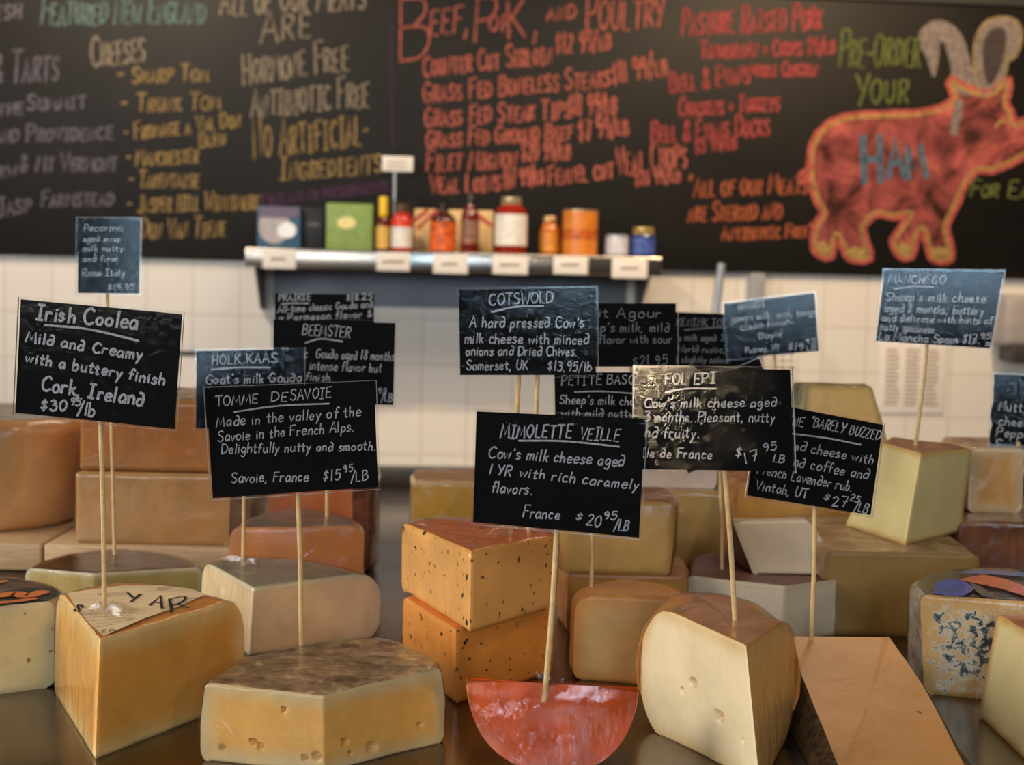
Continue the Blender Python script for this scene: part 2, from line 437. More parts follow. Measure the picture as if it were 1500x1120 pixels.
FLOORM = plain('floor_concrete', srgb(112, 98, 86), 0.6, nscale=5)

def struct(o): o['kind'] = 'structure'; return o
struct(box('wall_back', (-3.2, 0, FLOOR), (3.2, 0.12, CEIL), TILE, M=None)).matrix_world = WM
struct(box('floor', (-3.3, -2.2, FLOOR - .1), (3.3, 5.1, FLOOR), FLOORM))
struct(box('ceiling', (-3.3, -2.2, CEIL), (3.3, 5.1, CEIL + .1), PLASTER))
bm = bmesh.new()
for lo, hi in (((-2.95, -2.2, FLOOR), (-2.85, -.35, CEIL)), ((-2.95, 1.45, FLOOR), (-2.85, 4.9, CEIL)), ((-2.95, -.35, FLOOR), (-2.85, 1.45, .35)), ((-2.95, -.35, 1.55), (-2.85, 1.45, CEIL))): box_bm(bm, lo, hi)
struct(bm_obj('wall_left', bm, PLASTER))
bm = bmesh.new()
for lo, hi in (((-2.94, -.35, .35), (-2.86, -.30, 1.55)), ((-2.94, 1.40, .35), (-2.86, 1.45, 1.55)), ((-2.94, -.35, .35), (-2.86, 1.45, .40)), ((-2.94, -.35, 1.50), (-2.86, 1.45, 1.55))): box_bm(bm, lo, hi)
struct(bm_obj('added_window', bm, plain('added_window_paint', srgb(225, 225, 225), 0.5)))  # side window added to carry the extra light from the left
struct(box('wall_right', (2.85, -2.2, FLOOR), (2.95, 4.9, CEIL), PLASTER))
def front_wall():
    bm = bmesh.new(); y0, y1 = -2.2, -2.08
    x0, x1, z0, z1 = -2.45, -0.65, 0.40, 1.56
    dx0, dx1, dz0, dz1 = 0.04, 0.80, 0.38, 1.42
    box_bm(bm, (-2.85, y0, FLOOR), (x0, y1, CEIL)); box_bm(bm, (x1, y0, FLOOR), (dx0, y1, CEIL)); box_bm(bm, (dx1, y0, FLOOR), (2.85, y1, CEIL))
    box_bm(bm, (dx0, y0, FLOOR), (dx1, y1, dz0)); box_bm(bm, (dx0, y0, dz1), (dx1, y1, CEIL))
    box_bm(bm, (x0, y0, FLOOR), (x1, y1, z0)); box_bm(bm, (x0, y0, z1), (x1, y1, CEIL))
    struct(bm_obj('wall_front', bm, plain('dark_front_paint', srgb(46, 38, 32), .8, nscale=6)))
    bm = bmesh.new()
    for a, b, c, d in ((x0, x0 + .05, z0, z1), (x1 - .05, x1, z0, z1), (x0, x1, z0, z0 + .05), (x0, x1, z1 - .05, z1)):
        box_bm(bm, (a, y0 + .02, c), (b, y1 - .02, d))
    struct(bm_obj('assumed_window', bm, plain('window_paint', srgb(225, 225, 225), 0.5)))  # frame of the assumed shop window, out of view
front_wall()

# ---- display counter that carries the cheese, back counter along the wall
yb = on(0, 575, 795).y
ct = empty('display_counter', (0, 1.0, FLOOR), 'steel topped display counter crowded with cut cheese and price cards', 'counter')
box('counter_top', (-1.25, 0.36, -0.03), (1.3, yb, 0.0), STEEL_TOP, 0.004, ct)
box('counter_body', (-1.2, 0.42, FLOOR), (1.25, yb - .06, -0.03), plain('counter_paint', srgb(58, 52, 48), 0.5), 0.0, ct)

zc, zt = wl(620, 683, 0.02).z, wl(620, 713, 0.02).z
bc = empty('back_counter', WM @ Vector((0, -0.5, FLOOR)), 'steel back counter with upstand along the white tiled wall', 'counter')
box('worktop', (-2.8, -1.15, zt - .03), (2.75, -0.001, zt), STEEL, 0.004, bc, WM)
box('upstand', (-2.8, -0.022, zt), (2.75, -0.001, zc), STEEL, 0.003, bc, WM)
box('cabinet_body', (-2.75, -1.08, FLOOR), (2.7, -0.02, zt - .03), plain('cabinet_grey', srgb(70, 66, 62), 0.5), 0.0, bc, WM)

# ---- chalkboard
def board_mat():
    mt, nt, bs = newmat('chalkboard_black')
    n = noise_tex(nt, 3.5, 6, 0.6, 0.6)
    nt.links.new(ramp(nt, n, [(0.35, srgb(13, 11, 10)), (0.75, srgb(24, 21, 18))]), bs.inputs['Base Color'])
    setin(bs, Roughness=0.55, Specular_IOR_Level=0.28); return mt
zb = (wl(0, 373, .02).z + wl(1500, 408, .02).z) / 2
ztop = wl(1450, 8, .02).z
xs = (wl(-60, 200, .02).x, wl(1620, 200, .02).x)
cbd = empty('chalkboard', WM @ Vector((0, -0.01, zb)), 'long black chalkboard menu with coloured chalk writing above the shelf', 'chalkboard')
bd = box('board', (xs[0], -0.02, zb), (xs[1], -0.001, ztop), board_mat(), 0.002, cbd, WM)
struct(box('trim_1', (-3.0, -0.03, ztop), (3.0, -0.001, CEIL - .01), plain('dark_soffit', srgb(34, 34, 32), .7), 0.0)).matrix_world = WM
def chalk(name, c, lo=0.35):
    mt, nt, bs = newmat('chalk_' + name)
    n = noise_tex(nt, 70, 6, 0.7)
    c = tuple(x * .56 for x in c[:3]) + (1,)
    d = tuple(x * lo + .006 * (1 - lo) for x in c[:3]) + (1,)
    nt.links.new(ramp(nt, n, [(0.32, d), (0.58, c)]), bs.inputs['Base Color'])
    setin(bs, Roughness=0.95, Specular_IOR_Level=0.1); return mt
WN = WM.to_3x3() @ Vector((0, -1, 0))
def wallpt(v, off=0.0215): return WM @ wl(v[0], v[1], off)
def board_text(label, mat, lines, wd_=0.011, caps=True, slant=0.1):
    ink = Ink(); wd = wd_ * .8
    for ln in lines:
        if ln[0] == 'u':
            ink.stroke([wallpt(p) for p in ln[1:]], wd, WN); continue
        t, x0, y0, x1, y1, h = ln
        h *= .84 if h < 40 else 1
        for s in text_strokes(t, (x0, y0), (x1, y1), h, slant, caps=caps):
            ink.stroke([wallpt(p) for p in s], wd, WN)
    o = ink.build('lettering', mat, cbd); o['label'] = label
C_RED, C_MAG = chalk('red', srgb(226, 128, 112)), chalk('rose', srgb(206, 98, 98))
C_ORG, C_GRN = chalk('orange', srgb(216, 120, 84)), chalk('green', srgb(138, 150, 84))
C_TAN, C_CRM = chalk('ochre', srgb(196, 164, 110)), chalk('cream', srgb(186, 170, 148))
C_LAV, C_TEAL, C_PUR = chalk('lavender', srgb(142, 134, 148)), chalk('teal', srgb(136, 164, 158)), chalk('purple', srgb(112, 78, 116))
board_text('lavender chalk list at the board\'s end', C_LAV, [
    ('Fresh', -40, 30, 30, 28, 34), ('& Tarts', -10, 122, 84, 118, 46),
    ('Summit', 40, 162, 124, 158, 26), ('& the', -30, 172, 34, 168, 26), ('and Providence', -10, 208, 164, 204, 28), ('& Mt Vermont', 30, 252, 170, 250, 30),
    ('Orw', -20, 262, 24, 258, 24), ('Farmstead', 60, 302, 166, 300, 28), ('Jasp', -6, 318, 46, 310, 32)], 0.010)
board_text('teal chalk heading', C_TEAL, [('Featured New England', 60, 36, 300, 34, 40)], 0.011)
board_text('cream chalk heading', C_CRM, [('Cheeses', 134, 98, 212, 88, 42)], 0.010)
board_text('ochre chalk list of cheeses', C_TAN, [
    ('~ Sharp Tom', 172, 122, 304, 118, 28), ('~ Trunk Tom', 176, 164, 322, 160, 30), ('~ Fromage a Val Don', 182, 206, 352, 186, 28), ('Bleu', 292, 216, 330, 210, 24),
    ('~ Manchester', 184, 244, 290, 238, 30), ('~ Tarentaise', 188, 274, 290, 274, 28), ('~ Jasper Hill Winnimere', 186, 312, 380, 306, 32), ('Dun Van Tiene', 206, 350, 330, 346, 34)], 0.009)
board_text('cream chalk promise about the meats', C_CRM, [
    ('All of Our Meats', 322, 22, 534, 12, 40), ('Are', 382, 62, 454, 54, 46), ('Hormone Free', 356, 124, 510, 102, 46), ('Antibiotic Free', 368, 172, 540, 156, 44)], 0.010)
board_text('ochre chalk promise about ingredients', C_TAN, [('No Artificial-', 372, 232, 540, 212, 56), ('Ingredients', 410, 264, 558, 252, 38)], 0.010)
board_text('faint purple chalk line', C_PUR, [('Milk and no preservatives', 384, 300, 570, 280, 22)], 0.009)
board_text('thin purple chalk divider', C_PUR, [('u', (574, 20), (573, 120), (575, 215))], 0.006)
board_text('red chalk price list of meats', C_RED, [
    ('B', 584, 90, 634, 86, 96), ('eef,', 630, 50, 686, 48, 50), ('P', 694, 60, 724, 58, 62), ('or', 716, 46, 746, 44, 36), ('k,', 742, 58, 790, 50, 70),
    ('and', 802, 30, 842, 28, 30), ('Poultry', 858, 46, 972, 40, 52),
    ('Counter Cut Sirloin', 620, 112, 808, 92, 36), ('$12 99/lb', 814, 78, 894, 72, 34), ('Grass Fed Boneless Steaks', 620, 150, 894, 126, 36), ('$11 99/lb', 898, 124, 978, 108, 36),
    ('Grass Fed Steak Tips', 622, 186, 834, 172, 34), ('$11 99/lb', 832, 170, 902, 166, 36), ('Grass Fed Ground Beef', 624, 216, 838, 204, 30), ('$7 99/lb', 848, 206, 920, 196, 34),
    ('Filet Mignon', 624, 250, 756, 246, 34), ('$20 99/lb', 764, 236, 834, 232, 32), ('Veal Loins', 630, 284, 732, 278, 32), ('$17 99/lb', 738, 276, 796, 268, 30),
    ('Fennel cut', 804, 272, 898, 260, 32), ('Veal Chops', 904, 258, 1006, 244, 40), ('$21 99/lb', 930, 272, 996, 266, 24)], 0.0100)
board_text('rose chalk list of pork and poultry', C_MAG, [
    ('Pasture Raised Pork', 998, 52, 1204, 42, 40), ('Tenderloin + Chops $9/lb', 1026, 86, 1222, 78, 28), ('Bell & Evans', 982, 136, 1098, 120, 36), ('whole Chicken', 1100, 112, 1196, 110, 24),
    ('Chickens + Turkeys', 994, 170, 1140, 162, 30), ('Bell & Evans Ducks', 954, 210, 1126, 198, 36), ('$5 99/lb', 1018, 224, 1078, 218, 26)], 0.0110)
board_text('orange chalk note about the meats', C_ORG, [
    ('"All of our Meats', 1008, 288, 1182, 282, 34), ('are Steroid and', 1008, 324, 1144, 320, 32), ('Antibiotic Free"', 1058, 352, 1190, 346, 24)], 0.0100)
board_text('green chalk call to order', C_GRN, [('Pre-Order', 1228, 98, 1346, 96, 52), ('Your', 1252, 154, 1330, 150, 46), ('For Easter', 1420, 288, 1560, 292, 28)], 0.010)

# the chalk pig wearing long ears
def crp(x, y): return (940 + .3733 * x, .3733 * y)
BODY = [(670,650),(674,590),(700,530),(760,480),(850,460),(950,455),(1080,450),(1180,430),(1230,392),(1226,350),(1214,318),(1270,350),(1330,372),(1385,366),(1436,318),(1420,400),(1440,440),(1460,490),(1505,482),(1560,470),(1572,540),(1560,592),(1500,602),(1440,635),(1370,662),(1310,662),(1262,720),(1232,790),(1202,850),(1186,892),(1200,955),(1207,1008),(1150,1012),(1130,960),(1116,905),(1092,890),(1070,930),(1050,1000),(1012,990),(995,945),(1030,890),(1062,832),(990,842),(920,830),(862,890),(872,950),(890,1008),(822,1006),(790,950),(765,912),(746,950),(736,1000),(700,990),(680,955),(696,880),(722,838),(690,770),(672,710)]
EARL = [(1228,360),(1212,260),(1192,185),(1172,162),(1166,230),(1146,305),(1122,240),(1085,152),(1108,102),(1160,78),(1220,98),(1262,150),(1288,230),(1312,310),(1332,372)]
EARR = [(1334,372),(1310,280),(1305,205),(1320,130),(1360,82),(1420,68),(1470,85),(1492,132),(1476,200),(1446,236),(1440,200),(1424,300),(1388,350)]
EARI = [(1352,320),(1338,240),(1346,150),(1385,108),(1424,118),(1430,170),(1410,260),(1378,325)]
def smooth_loop(p, n=3):
    q = [Vector(crp(*a)) for a in p]; q.append(q[0]); return crom(q, n)[:-1]
def fill(name, pts, mat, parent, off):
    v = [WM @ wl(p.x, p.y, off) for p in pts]
    tri = tessellate_polygon([[Vector((p.x, p.y, 0)) for p in pts]])
    fs = []
    for a, b, c in tri:
        n = (v[b] - v[a]).cross(v[c] - v[a]); fs.append((a, b, c) if n.dot(WN) > 0 else (a, c, b))
    return mesh_obj(name, v, fs, mat, parent, smooth=False)
def pig_chalk():
    mt, nt, bs = newmat('chalk_pig_pink')
    n = noise_tex(nt, 9, 7, 0.68, 0.8)
    nt.links.new(ramp(nt, n, [(0.36, srgb(52, 32, 30)), (0.54, srgb(140, 72, 70)), (0.72, srgb(196, 104, 98))]), bs.inputs['Base Color'])
    setin(bs, Roughness=0.95, Specular_IOR_Level=0.1); return mt
C_PINK, C_YEL, C_GREY, C_BLUE = chalk('pink', srgb(236, 122, 112)), chalk('yellow', srgb(222, 176, 112)), chalk('grey', srgb(172, 158, 154)), chalk('blue', srgb(112, 146, 172))
pig = fill('pig_drawing', smooth_loop(BODY), pig_chalk(), cbd, 0.0212)
pig['label'] = 'pink chalk pig with long pale ears, HAM written on its side'
ear_g = chalk('ear_shade', srgb(92, 84, 82), 0.6)
for nm, pts, mt, off in (('ear', EARL, C_GREY, .0213), ('ear', EARR, C_GREY, .0213), ('ear_lining', EARI, ear_g, .0215)):
    fill(nm, smooth_loop(pts), mt, pig, off)
def outline(name, pts, mat, wd, off, closed=True, parent=pig):
    ink = Ink(); q = [WM @ wl(p.x, p.y, off) for p in pts]
    if closed: q.append(q[0])
    ink.stroke(q, wd, WN); return ink.build(name, mat, parent)
lp = smooth_loop(BODY)
def inset(pts, d):
    out = []
    for i, p in enumerate(pts):
        a, b = pts[i - 1], pts[(i + 1) % len(pts)]; t = (b - a).normalized(); n = Vector((t.y, -t.x))
        out.append(p - n * d)
    return out
area2 = sum(lp[i - 1].x * lp[i].y - lp[i].x * lp[i - 1].y for i in range(len(lp)))
sg = 1 if area2 < 0 else -1
outline('outline', lp, C_YEL, 0.012, 0.0216)
outline('inner_outline', inset(lp, 4.5 * sg), C_PINK, 0.020, 0.0214)
outline('ear_outline', smooth_loop(EARR), chalk('pale_outline', srgb(190, 170, 130)), 0.010, 0.0217)
outline('curly_tail', crom([Vector(crp(*a)) for a in [(676,648),(645,664),(618,690),(622,714),(646,708),(640,684),(616,700)]]), C_PINK, 0.012, .0218, False)
outline('collar', crom([Vector(crp(*a)) for a in [(1246,400),(1236,460),(1226,520)]]), C_GREY, 0.028, .0219, False)
outline('snout_line', crom([Vector(crp(*a)) for a in [(1390,500),(1405,478),(1440,478),(1462,494)]]), C_YEL, 0.010, .0219, False)
outline('mouth_line', crom([Vector(crp(*a)) for a in [(1330,600),(1380,590),(1440,560),(1500,545)]]), C_PINK, 0.010, .0219, False)
for hoof in ([(705,960),(722,985)], [(828,985),(868,990)], [(1020,965),(1040,985)], [(1155,985),(1190,985)]):
    outline('hoof', [Vector(crp(*a)) for a in hoof], chalk('hoof', srgb(226, 190, 120)), 0.032, .0219, False)
ink = Ink()
for t, a, b, h in (('H', (866,715), (948,712), 190), ('A', (968,702), (1030,700), 150), ('M', (1046,700), (1122,690), 140)):
    for s in text_strokes(t, crp(*a), crp(*b), h * .3733, 0.03, caps=True):
        ink.stroke([WM @ wl(p.x, p.y, .0221) for p in s], 0.020, WN)
ink.build('lettering', C_BLUE, pig)['label'] = 'blue chalk word on the pig'

# ---- papers and fittings on the tiled wall
PAPER = plain('white_paper', srgb(232, 226, 220), 0.8, mott=0.02)
PRINT = plain('grey_print', srgb(150, 132, 124), 0.9, mott=0.1)
def wall_quad(name, label, cat, x0, y0, x1, y1, mat, th=0.004, off=0.001, rows=0):
    a, b = wl(x0, y0), wl(x1, y1)
    r = empty(name, WM @ Vector(((a.x + b.x) / 2, -off - .001, min(a.z, b.z))), label, cat)
    box('sheet', (a.x, -off - th, b.z), (b.x, -off, a.z), mat, 0.001, r, WM)
    if rows:
        bm = bmesh.new(); W = b.x - a.x; H = a.z - b.z
        for c in range(3):
            for k in range(rows):
                z = a.z - H * (.1 + .82 * k / rows); x = a.x + W * (.08 + .3 * c)
                box_bm(bm, (x, -off - th - .0006, z - H * .35 / rows), (x + W * (.16 + .08 * random.random()), -off - th, z))
        for v in bm.verts: v.co = WM @ v.co
        bm_obj('print', bm, PRINT, r, smooth=False)
    return r
wall_quad('notice_sheet', 'white printed notice on the tiled wall behind the tallest cheese stack', 'notice', 1291, 500, 1381, 606, PAPER, rows=14)
wall_quad('notice_sheet', 'small white note on the wall half hidden behind the tilted blue-sheened card', 'notice', 1128, 500, 1166, 560, PAPER, rows=5)
fr = wall_quad('wall_notice', 'black framed white notice on the tiles beside the Irish cheese card', 'notice', 238, 513, 300, 577, plain('black_frame', srgb(28, 26, 28), 0.4), 0.012)
a, b = wl(244, 521), wl(294, 568)
box('paper', (a.x, -0.0145, b.z), (b.x, -0.0132, a.z), PAPER, 0, fr, WM)
a, b = wl(1452, 430), wl(1530, 528)
dp = empty('towel_dispenser', WM @ Vector(((a.x + b.x) / 2, -.06, b.z)), 'grey towel dispenser on the wall at the picture edge', 'dispenser')
box('housing', (a.x, -.12, b.z + .05), (b.x, -.001, a.z), plain('grey_plastic', srgb(168, 160, 158), 0.5), 0.02, dp, WM)
box('mouth', (a.x + .03, -.115, b.z), (b.x - .02, -.01, b.z + .05), plain('dark_plastic', srgb(62, 56, 56), 0.5), 0.006, dp, WM)
p0, p1 = WM @ wl(1036, 560, .25), WM @ wl(1057, 386, .22)
p0.z = zt
p0 = p1 + (WM @ wl(1036, 560, .25) - p1) * ((p1.z - zt - .012) / (p1.z - (WM @ wl(1036, 560, .25)).z))
vs, fs = tube(p0, p1, 0.013, n=14)
solo('steel_rod', 'grey steel rod leaning up from the back counter right of the shelf', 'rod', vs, fs, plain('dull_grey_metal', srgb(158, 166, 178), 0.35, 0.4))
a, b = wl(1098, 404, .02), wl(1112, 640, .02)
box('wall_rail', (a.x, -.03, zc), (b.x, -.001, zb - .002), plain('rail_grey', srgb(150, 152, 160), 0.4), 0.004, None, WM)
tag(bpy.data.objects['wall_rail'], 'vertical grey rail on the tiles behind the tilted blue-sheened card', 'rail')
recenter(bpy.data.objects['wall_rail'])

# ---- steel wall shelf and what stands on it
OF = 0.30
a, b, c, d = wl(359, 362, OF), wl(970, 377, OF), wl(359, 391, OF), wl(970, 404, OF)
SZ = (a.z + b.z) / 2; SZ0 = (c.z + d.z) / 2; SX0, SX1 = a.x, b.x
sh = empty('wall_shelf', WM @ Vector(((SX0 + SX1) / 2, -.15, SZ0)), 'long steel wall shelf of bottles, boxes and jars under the chalkboard', 'shelf')
box('shelf_plate', (SX0, -OF + .004, SZ - .012), (SX1, -.001, SZ - .002), STEEL, 0.001, sh, WM)
box('front_lip', (SX0, -OF - .002, SZ0), (SX1, -OF + .01, SZ), steel_mat('polished_lip', srgb(206, 200, 192), 0.22), 0.004, sh, WM)
box('shelf_shade_plate', (SX0 + .06, -.006, SZ - .175), (SX1 - .06, -.001, SZ - .012), steel_mat('shade_grey_steel', srgb(120, 124, 132), 0.5), 0.0, sh, WM)  # grey sheet standing in for the shelf's shade on the tiles
for x in (SX0 + .02, SX1 - .032):
    bm = bmesh.new(); pts = [(-.29, SZ - .013), (-.001, SZ - .013), (-.001, SZ - .19), (-.03, SZ - .19)]
    f0 = [bm.verts.new((x, y, z)) for y, z in pts]; f1 = [bm.verts.new((x + .012, y, z)) for y, z in pts]
    bm.faces.new(f0); bm.faces.new(f1[::-1])
    for i in range(4): bm.faces.new((f0[i], f1[i], f1[(i + 1) % 4], f0[(i + 1) % 4]))
    bmesh.ops.recalc_face_normals(bm, faces=bm.faces)
    for v in bm.verts: v.co = WM @ v.co
    bm_obj('bracket', bm, plain('bracket_grey', srgb(62, 64, 70), 0.5), sh, smooth=False)
lab_words = [(12, 12), (9, 8), (13, 13), (11, 10), (12, 11), (13, 12)]
where = ['under the blue carton', 'under the yellow capped bottle and red bottle', 'under the squat orange labelled bottle', 'under the jar of tomato sauce', 'under the orange can', 'under the small silver tin']
for (x0, y0, x1, y1), t, wh in zip(((385,364,433,394),(552,369,600,397),(635,372,685,401),(722,374,773,402),(811,374,861,402),(897,378,948,408)), lab_words, where):
    a, b = wl(x0, y0, OF + .006), wl(x1, y1, OF + .006)
    r = empty('shelf_tag', WM @ Vector(((a.x + b.x) / 2, -OF - .004, b.z)), 'white price tag on the shelf lip ' + wh, 'price tag', 'white tags on the shelf lip')
    box('paper', (a.x, -OF - .0055, b.z), (b.x, -OF - .0032, a.z), PAPER, 0.0005, r, WM)
    ink = Ink()
    yy = (y0 + y1) / 2
    ink.stroke([WM @ wl(x, yy + .6 * math.sin(x), OF + .006) for x in range(x0 + t[0], x1 - t[1], 3)], .008, WN)
    ink.build('print', PRINT, r)

def carton(label, x0, x1, ytop, off, depth, mat, name='carton', skew=0.0):
    a, b = wl(x0, ytop, off), wl(x1, ytop, off)
    r = empty(name, WM @ Vector(((a.x + b.x) / 2, -off + depth / 2, SZ)), label, 'box')
    box('box_body', (a.x, -off, SZ - .002), (b.x, -off + depth, (a.z + b.z) / 2), mat, 0.004, r, WM)
    return r
def flat_oval(parent, name, cx, cy, rx, ry, off, mat, n=28):
    pts = [Vector((cx + rx * math.cos(2 * math.pi * k / n), cy + ry * math.sin(2 * math.pi * k / n))) for k in range(n)]
    return fill(name, pts, mat, parent, off)
P = lambda n, r, g, b, rough=.4, **k: plain(n, srgb(r, g, b), rough, **k)
r = carton('blue carton with a big pale round emblem, first on the shelf', 377, 441, 303, .20, .10, P('blue_card', 52, 92, 122))
flat_oval(r, 'emblem', 402, 331, 23, 26, .2012, P('pale_emblem', 176, 168, 172))
flat_oval(r, 'emblem', 420, 337, 14, 12, .2024, P('white_emblem', 236, 240, 246, .2))
box('top_band', (wl(380, 302, .2).x, -.2018, wl(380, 318, .2).z), (wl(438, 302, .2).x, -.2002, wl(438, 303, .2).z), P('lilac_band', 104, 92, 116), 0, r, WM)
r = carton('black carton between the blue carton and the green box', 443, 476, 304, .17, .09, P('black_card_box', 14, 13, 14))
box('print', (wl(448, 322, .171).x, -.1712, wl(460, 331, .171).z), (wl(468, 325, .171).x, -.1702, wl(460, 326, .171).z), P('grey_text', 92, 84, 80), 0, r, WM)
r = carton('green box with an oval cream label on the shelf', 478, 547, 298, .19, .09, P('green_card', 132, 158, 84))
flat_oval(r, 'oval_label', 508, 326, 14, 9, .1912, P('cream_label', 232, 222, 150))
r = carton('beige box with red ribbon print behind the sauce bottles', 607, 723, 307, .09, .064, P('beige_card', 214, 182, 128))
for q in (((608, 322), (626, 308)), ((612, 334), (640, 308)), ((690, 308), (720, 330))):
    ink = Ink(); ink.stroke([WM @ wl(p[0], p[1], .0915) for p in q], .012, WN); ink.build('ribbon_print', P('red_ribbon', 178, 50, 36), r)
P_GLASS = lambda n, r_, g_, b_: plain(n, srgb(r_, g_, b_), .08, coat=.6, mott=.03)
def jar(name, label, cat, x0, x1, ytop, off, parts):
    """parts: (part name, material, [(radius share, height share)...])"""
    a, b = wl(x0, ytop, off), wl(x1, ytop, off); h = (a.z + b.z) / 2 - SZ; rad = (b.x - a.x) / 2
    base = WM @ Vector(((a.x + b.x) / 2, -off, SZ - .002))
    r = empty(name, base, label, cat)
    for pn, mt, pr in parts:
        vs, fs = lathe([(rad * p, h * q) for p, q in pr]); vs = [v + base for v in vs]
        mesh_obj(pn, vs, fs, mt, r)
    return r
lab = lambda q0, q1, k=1.01: [(k, q0), (k, q1)]
jar('sauce_bottle', 'slim sauce bottle with a yellow cap and yellow label', 'bottle', 552, 572, 287, .20, [
    ('glass', P_GLASS('dark_sauce', 92, 28, 16), [(.9, 0), (1, .03), (1, .50), (.86, .58), (.6, .66), (.58, .70)]), ('label', P('yellow_label', 216, 174, 84), lab(.06, .46)), ('cap', P('yellow_cap', 226, 190, 44, .3), [(.66, .64), (.70, .66), (.70, .98), (.62, 1.0)])])
jar('sauce_bottle', 'red sauce bottle with a white label beside the yellow capped bottle', 'bottle', 574, 605, 298, .21, [
    ('glass', P_GLASS('red_sauce', 186, 40, 26), [(.95, 0), (1, .03), (1, .66), (.9, .74), (.7, .80), (.62, .84)]), ('label', P('white_label', 226, 222, 216), lab(.10, .52)),
    ('neck_band', P('red_band', 214, 66, 42), lab(.53, .70)), ('cap', P('brown_cap', 86, 58, 36), [(.66, .80), (.68, .82), (.68, .99), (.6, 1)])])
jar('sauce_bottle', 'squat sauce bottle with an orange label before the beige box', 'bottle', 631, 669, 296, .20, [
    ('glass', P_GLASS('brown_sauce', 70, 26, 14), [(.95, 0), (1, .03), (1, .66), (.8, .74), (.42, .80), (.36, .84)]), ('label', P('orange_label', 206, 92, 34, nscale=60, mott=.3), lab(.04, .62)), ('cap', P('black_cap', 30, 24, 22), [(.40, .82), (.40, .98), (.34, 1)])])
jar('sauce_bottle', 'tall dark red bottle with a black pourer top', 'bottle', 676, 703, 280, .21, [
    ('glass', P_GLASS('dark_red_sauce', 104, 24, 14), [(.95, 0), (1, .03), (1, .58), (.86, .68), (.5, .76), (.44, .82)]), ('label', P('brown_label', 132, 92, 74, nscale=50, mott=.35), lab(.16, .54)), ('pourer', P('black_pourer', 22, 20, 20), [(.5, .80), (.5, .90), (.36, .94), (.36, 1)])])
jar('sauce_jar', 'large jar of tomato sauce with white label and gold lid', 'jar', 726, 773, 288, .23, [
    ('glass', P_GLASS('tomato_sauce', 146, 34, 18), [(.94, 0), (1, .03), (1, .70), (.92, .80), (.62, .87)]), ('label', P('jar_label', 232, 228, 220), lab(.16, .70)), ('lid', P('gold_lid', 206, 190, 150, .25, metal=.6), [(.60, .86), (.62, .87), (.62, .985), (.58, 1)])])
jar('preserve_jar', 'small amber jar with a gold lid left of the orange can', 'jar', 791, 821, 316, .19, [
    ('glass', P_GLASS('amber_jam', 190, 106, 30), [(.92, 0), (1, .05), (1, .66), (.8, .78), (.66, .84)]), ('label', P('amber_label', 214, 140, 48, nscale=60, mott=.2), lab(.12, .58)), ('lid', P('copper_lid', 196, 160, 120, .25, metal=.6), [(.68, .83), (.70, .84), (.70, .98), (.66, 1)])])
jar('coffee_can', 'tall orange can on the shelf beside the amber jar', 'can', 825, 876, 307, .22, [
    ('can', P('orange_can', 214, 128, 44, .35), [(.98, 0), (1, .01), (1, .98)]), ('printed_band', P('orange_print', 186, 92, 30, .4, nscale=55, mott=.25), lab(.36, .58, 1.006)), ('rim', P('can_rim', 196, 160, 130, .3, metal=.5), [(1.02, .965), (1.02, 1), (.95, 1.004)])])
jar('small_tin', 'small silver tin between the orange can and the blue jar', 'tin', 888, 921, 343, .24, [
    ('tin', P('silver_tin', 190, 192, 200, .3, metal=.4, nscale=60), [(.98, 0), (1, .03), (1, .97), (.95, 1)]), ('label', P('tin_label', 206, 206, 214), lab(.15, .85, 1.008))])
jar('small_jar', 'small blue jar with a gold lid, last on the shelf', 'jar', 925, 961, 332, .24, [
    ('glass', P_GLASS('blue_glass', 40, 56, 122), [(.94, 0), (1, .04), (1, .68), (.9, .76)]), ('label', P('blue_label', 66, 86, 160, nscale=70, mott=.35), lab(.12, .62)), ('lid', P('brass_lid', 214, 184, 110, .25, metal=.6), [(.84, .75), (.86, .77), (.86, .97), (.8, 1)])])
# little sign in a holder
a, b = wl(560, 228, .14), wl(605, 252, .14)
sg_ = empty('shelf_sign', WM @ Vector(((a.x + b.x) / 2, -.14, SZ - .002)), 'small white sign on a thin stand above the sauce bottles', 'sign')
box('placard', (a.x, -.142, b.z), (b.x, -.138, a.z), PAPER, .001, sg_, WM)
sm = P('stand_metal', 150, 150, 152, .3, metal=.8)
cx = wl(579, 252, .14).x
vs, fs = tube(WM @ Vector((cx, -.136, SZ)), WM @ Vector((cx, -.136, b.z + .01)), .005); mesh_obj('stem', vs, fs, sm, sg_)
vs, fs = lathe([(.03, 0), (.03, .004), (.008, .008)]); mesh_obj('foot', [v + WM @ Vector((cx, -.136, SZ - .002)) for v in vs], fs, sm, sg_)
ink = Ink()
for yy in (236, 241, 246): ink.stroke([WM @ wl(x, yy, .1428) for x in range(567, 599, 4)], .004, WN)
ink.build('print', P('faint_print', 176, 166, 158), sg_)

# ================================================================== CHEESE
def V2(p): return Vector((p[0], p[1]))
def zat(px, py, D): return atd(px, py, D).z
def catmull3(p, n): return crom(p, n)
def nz3(v, s, seed=0.0): return noise.noise(Vector((v.x * s + seed, v.y * s - seed, v.z * s + 2 * seed)))

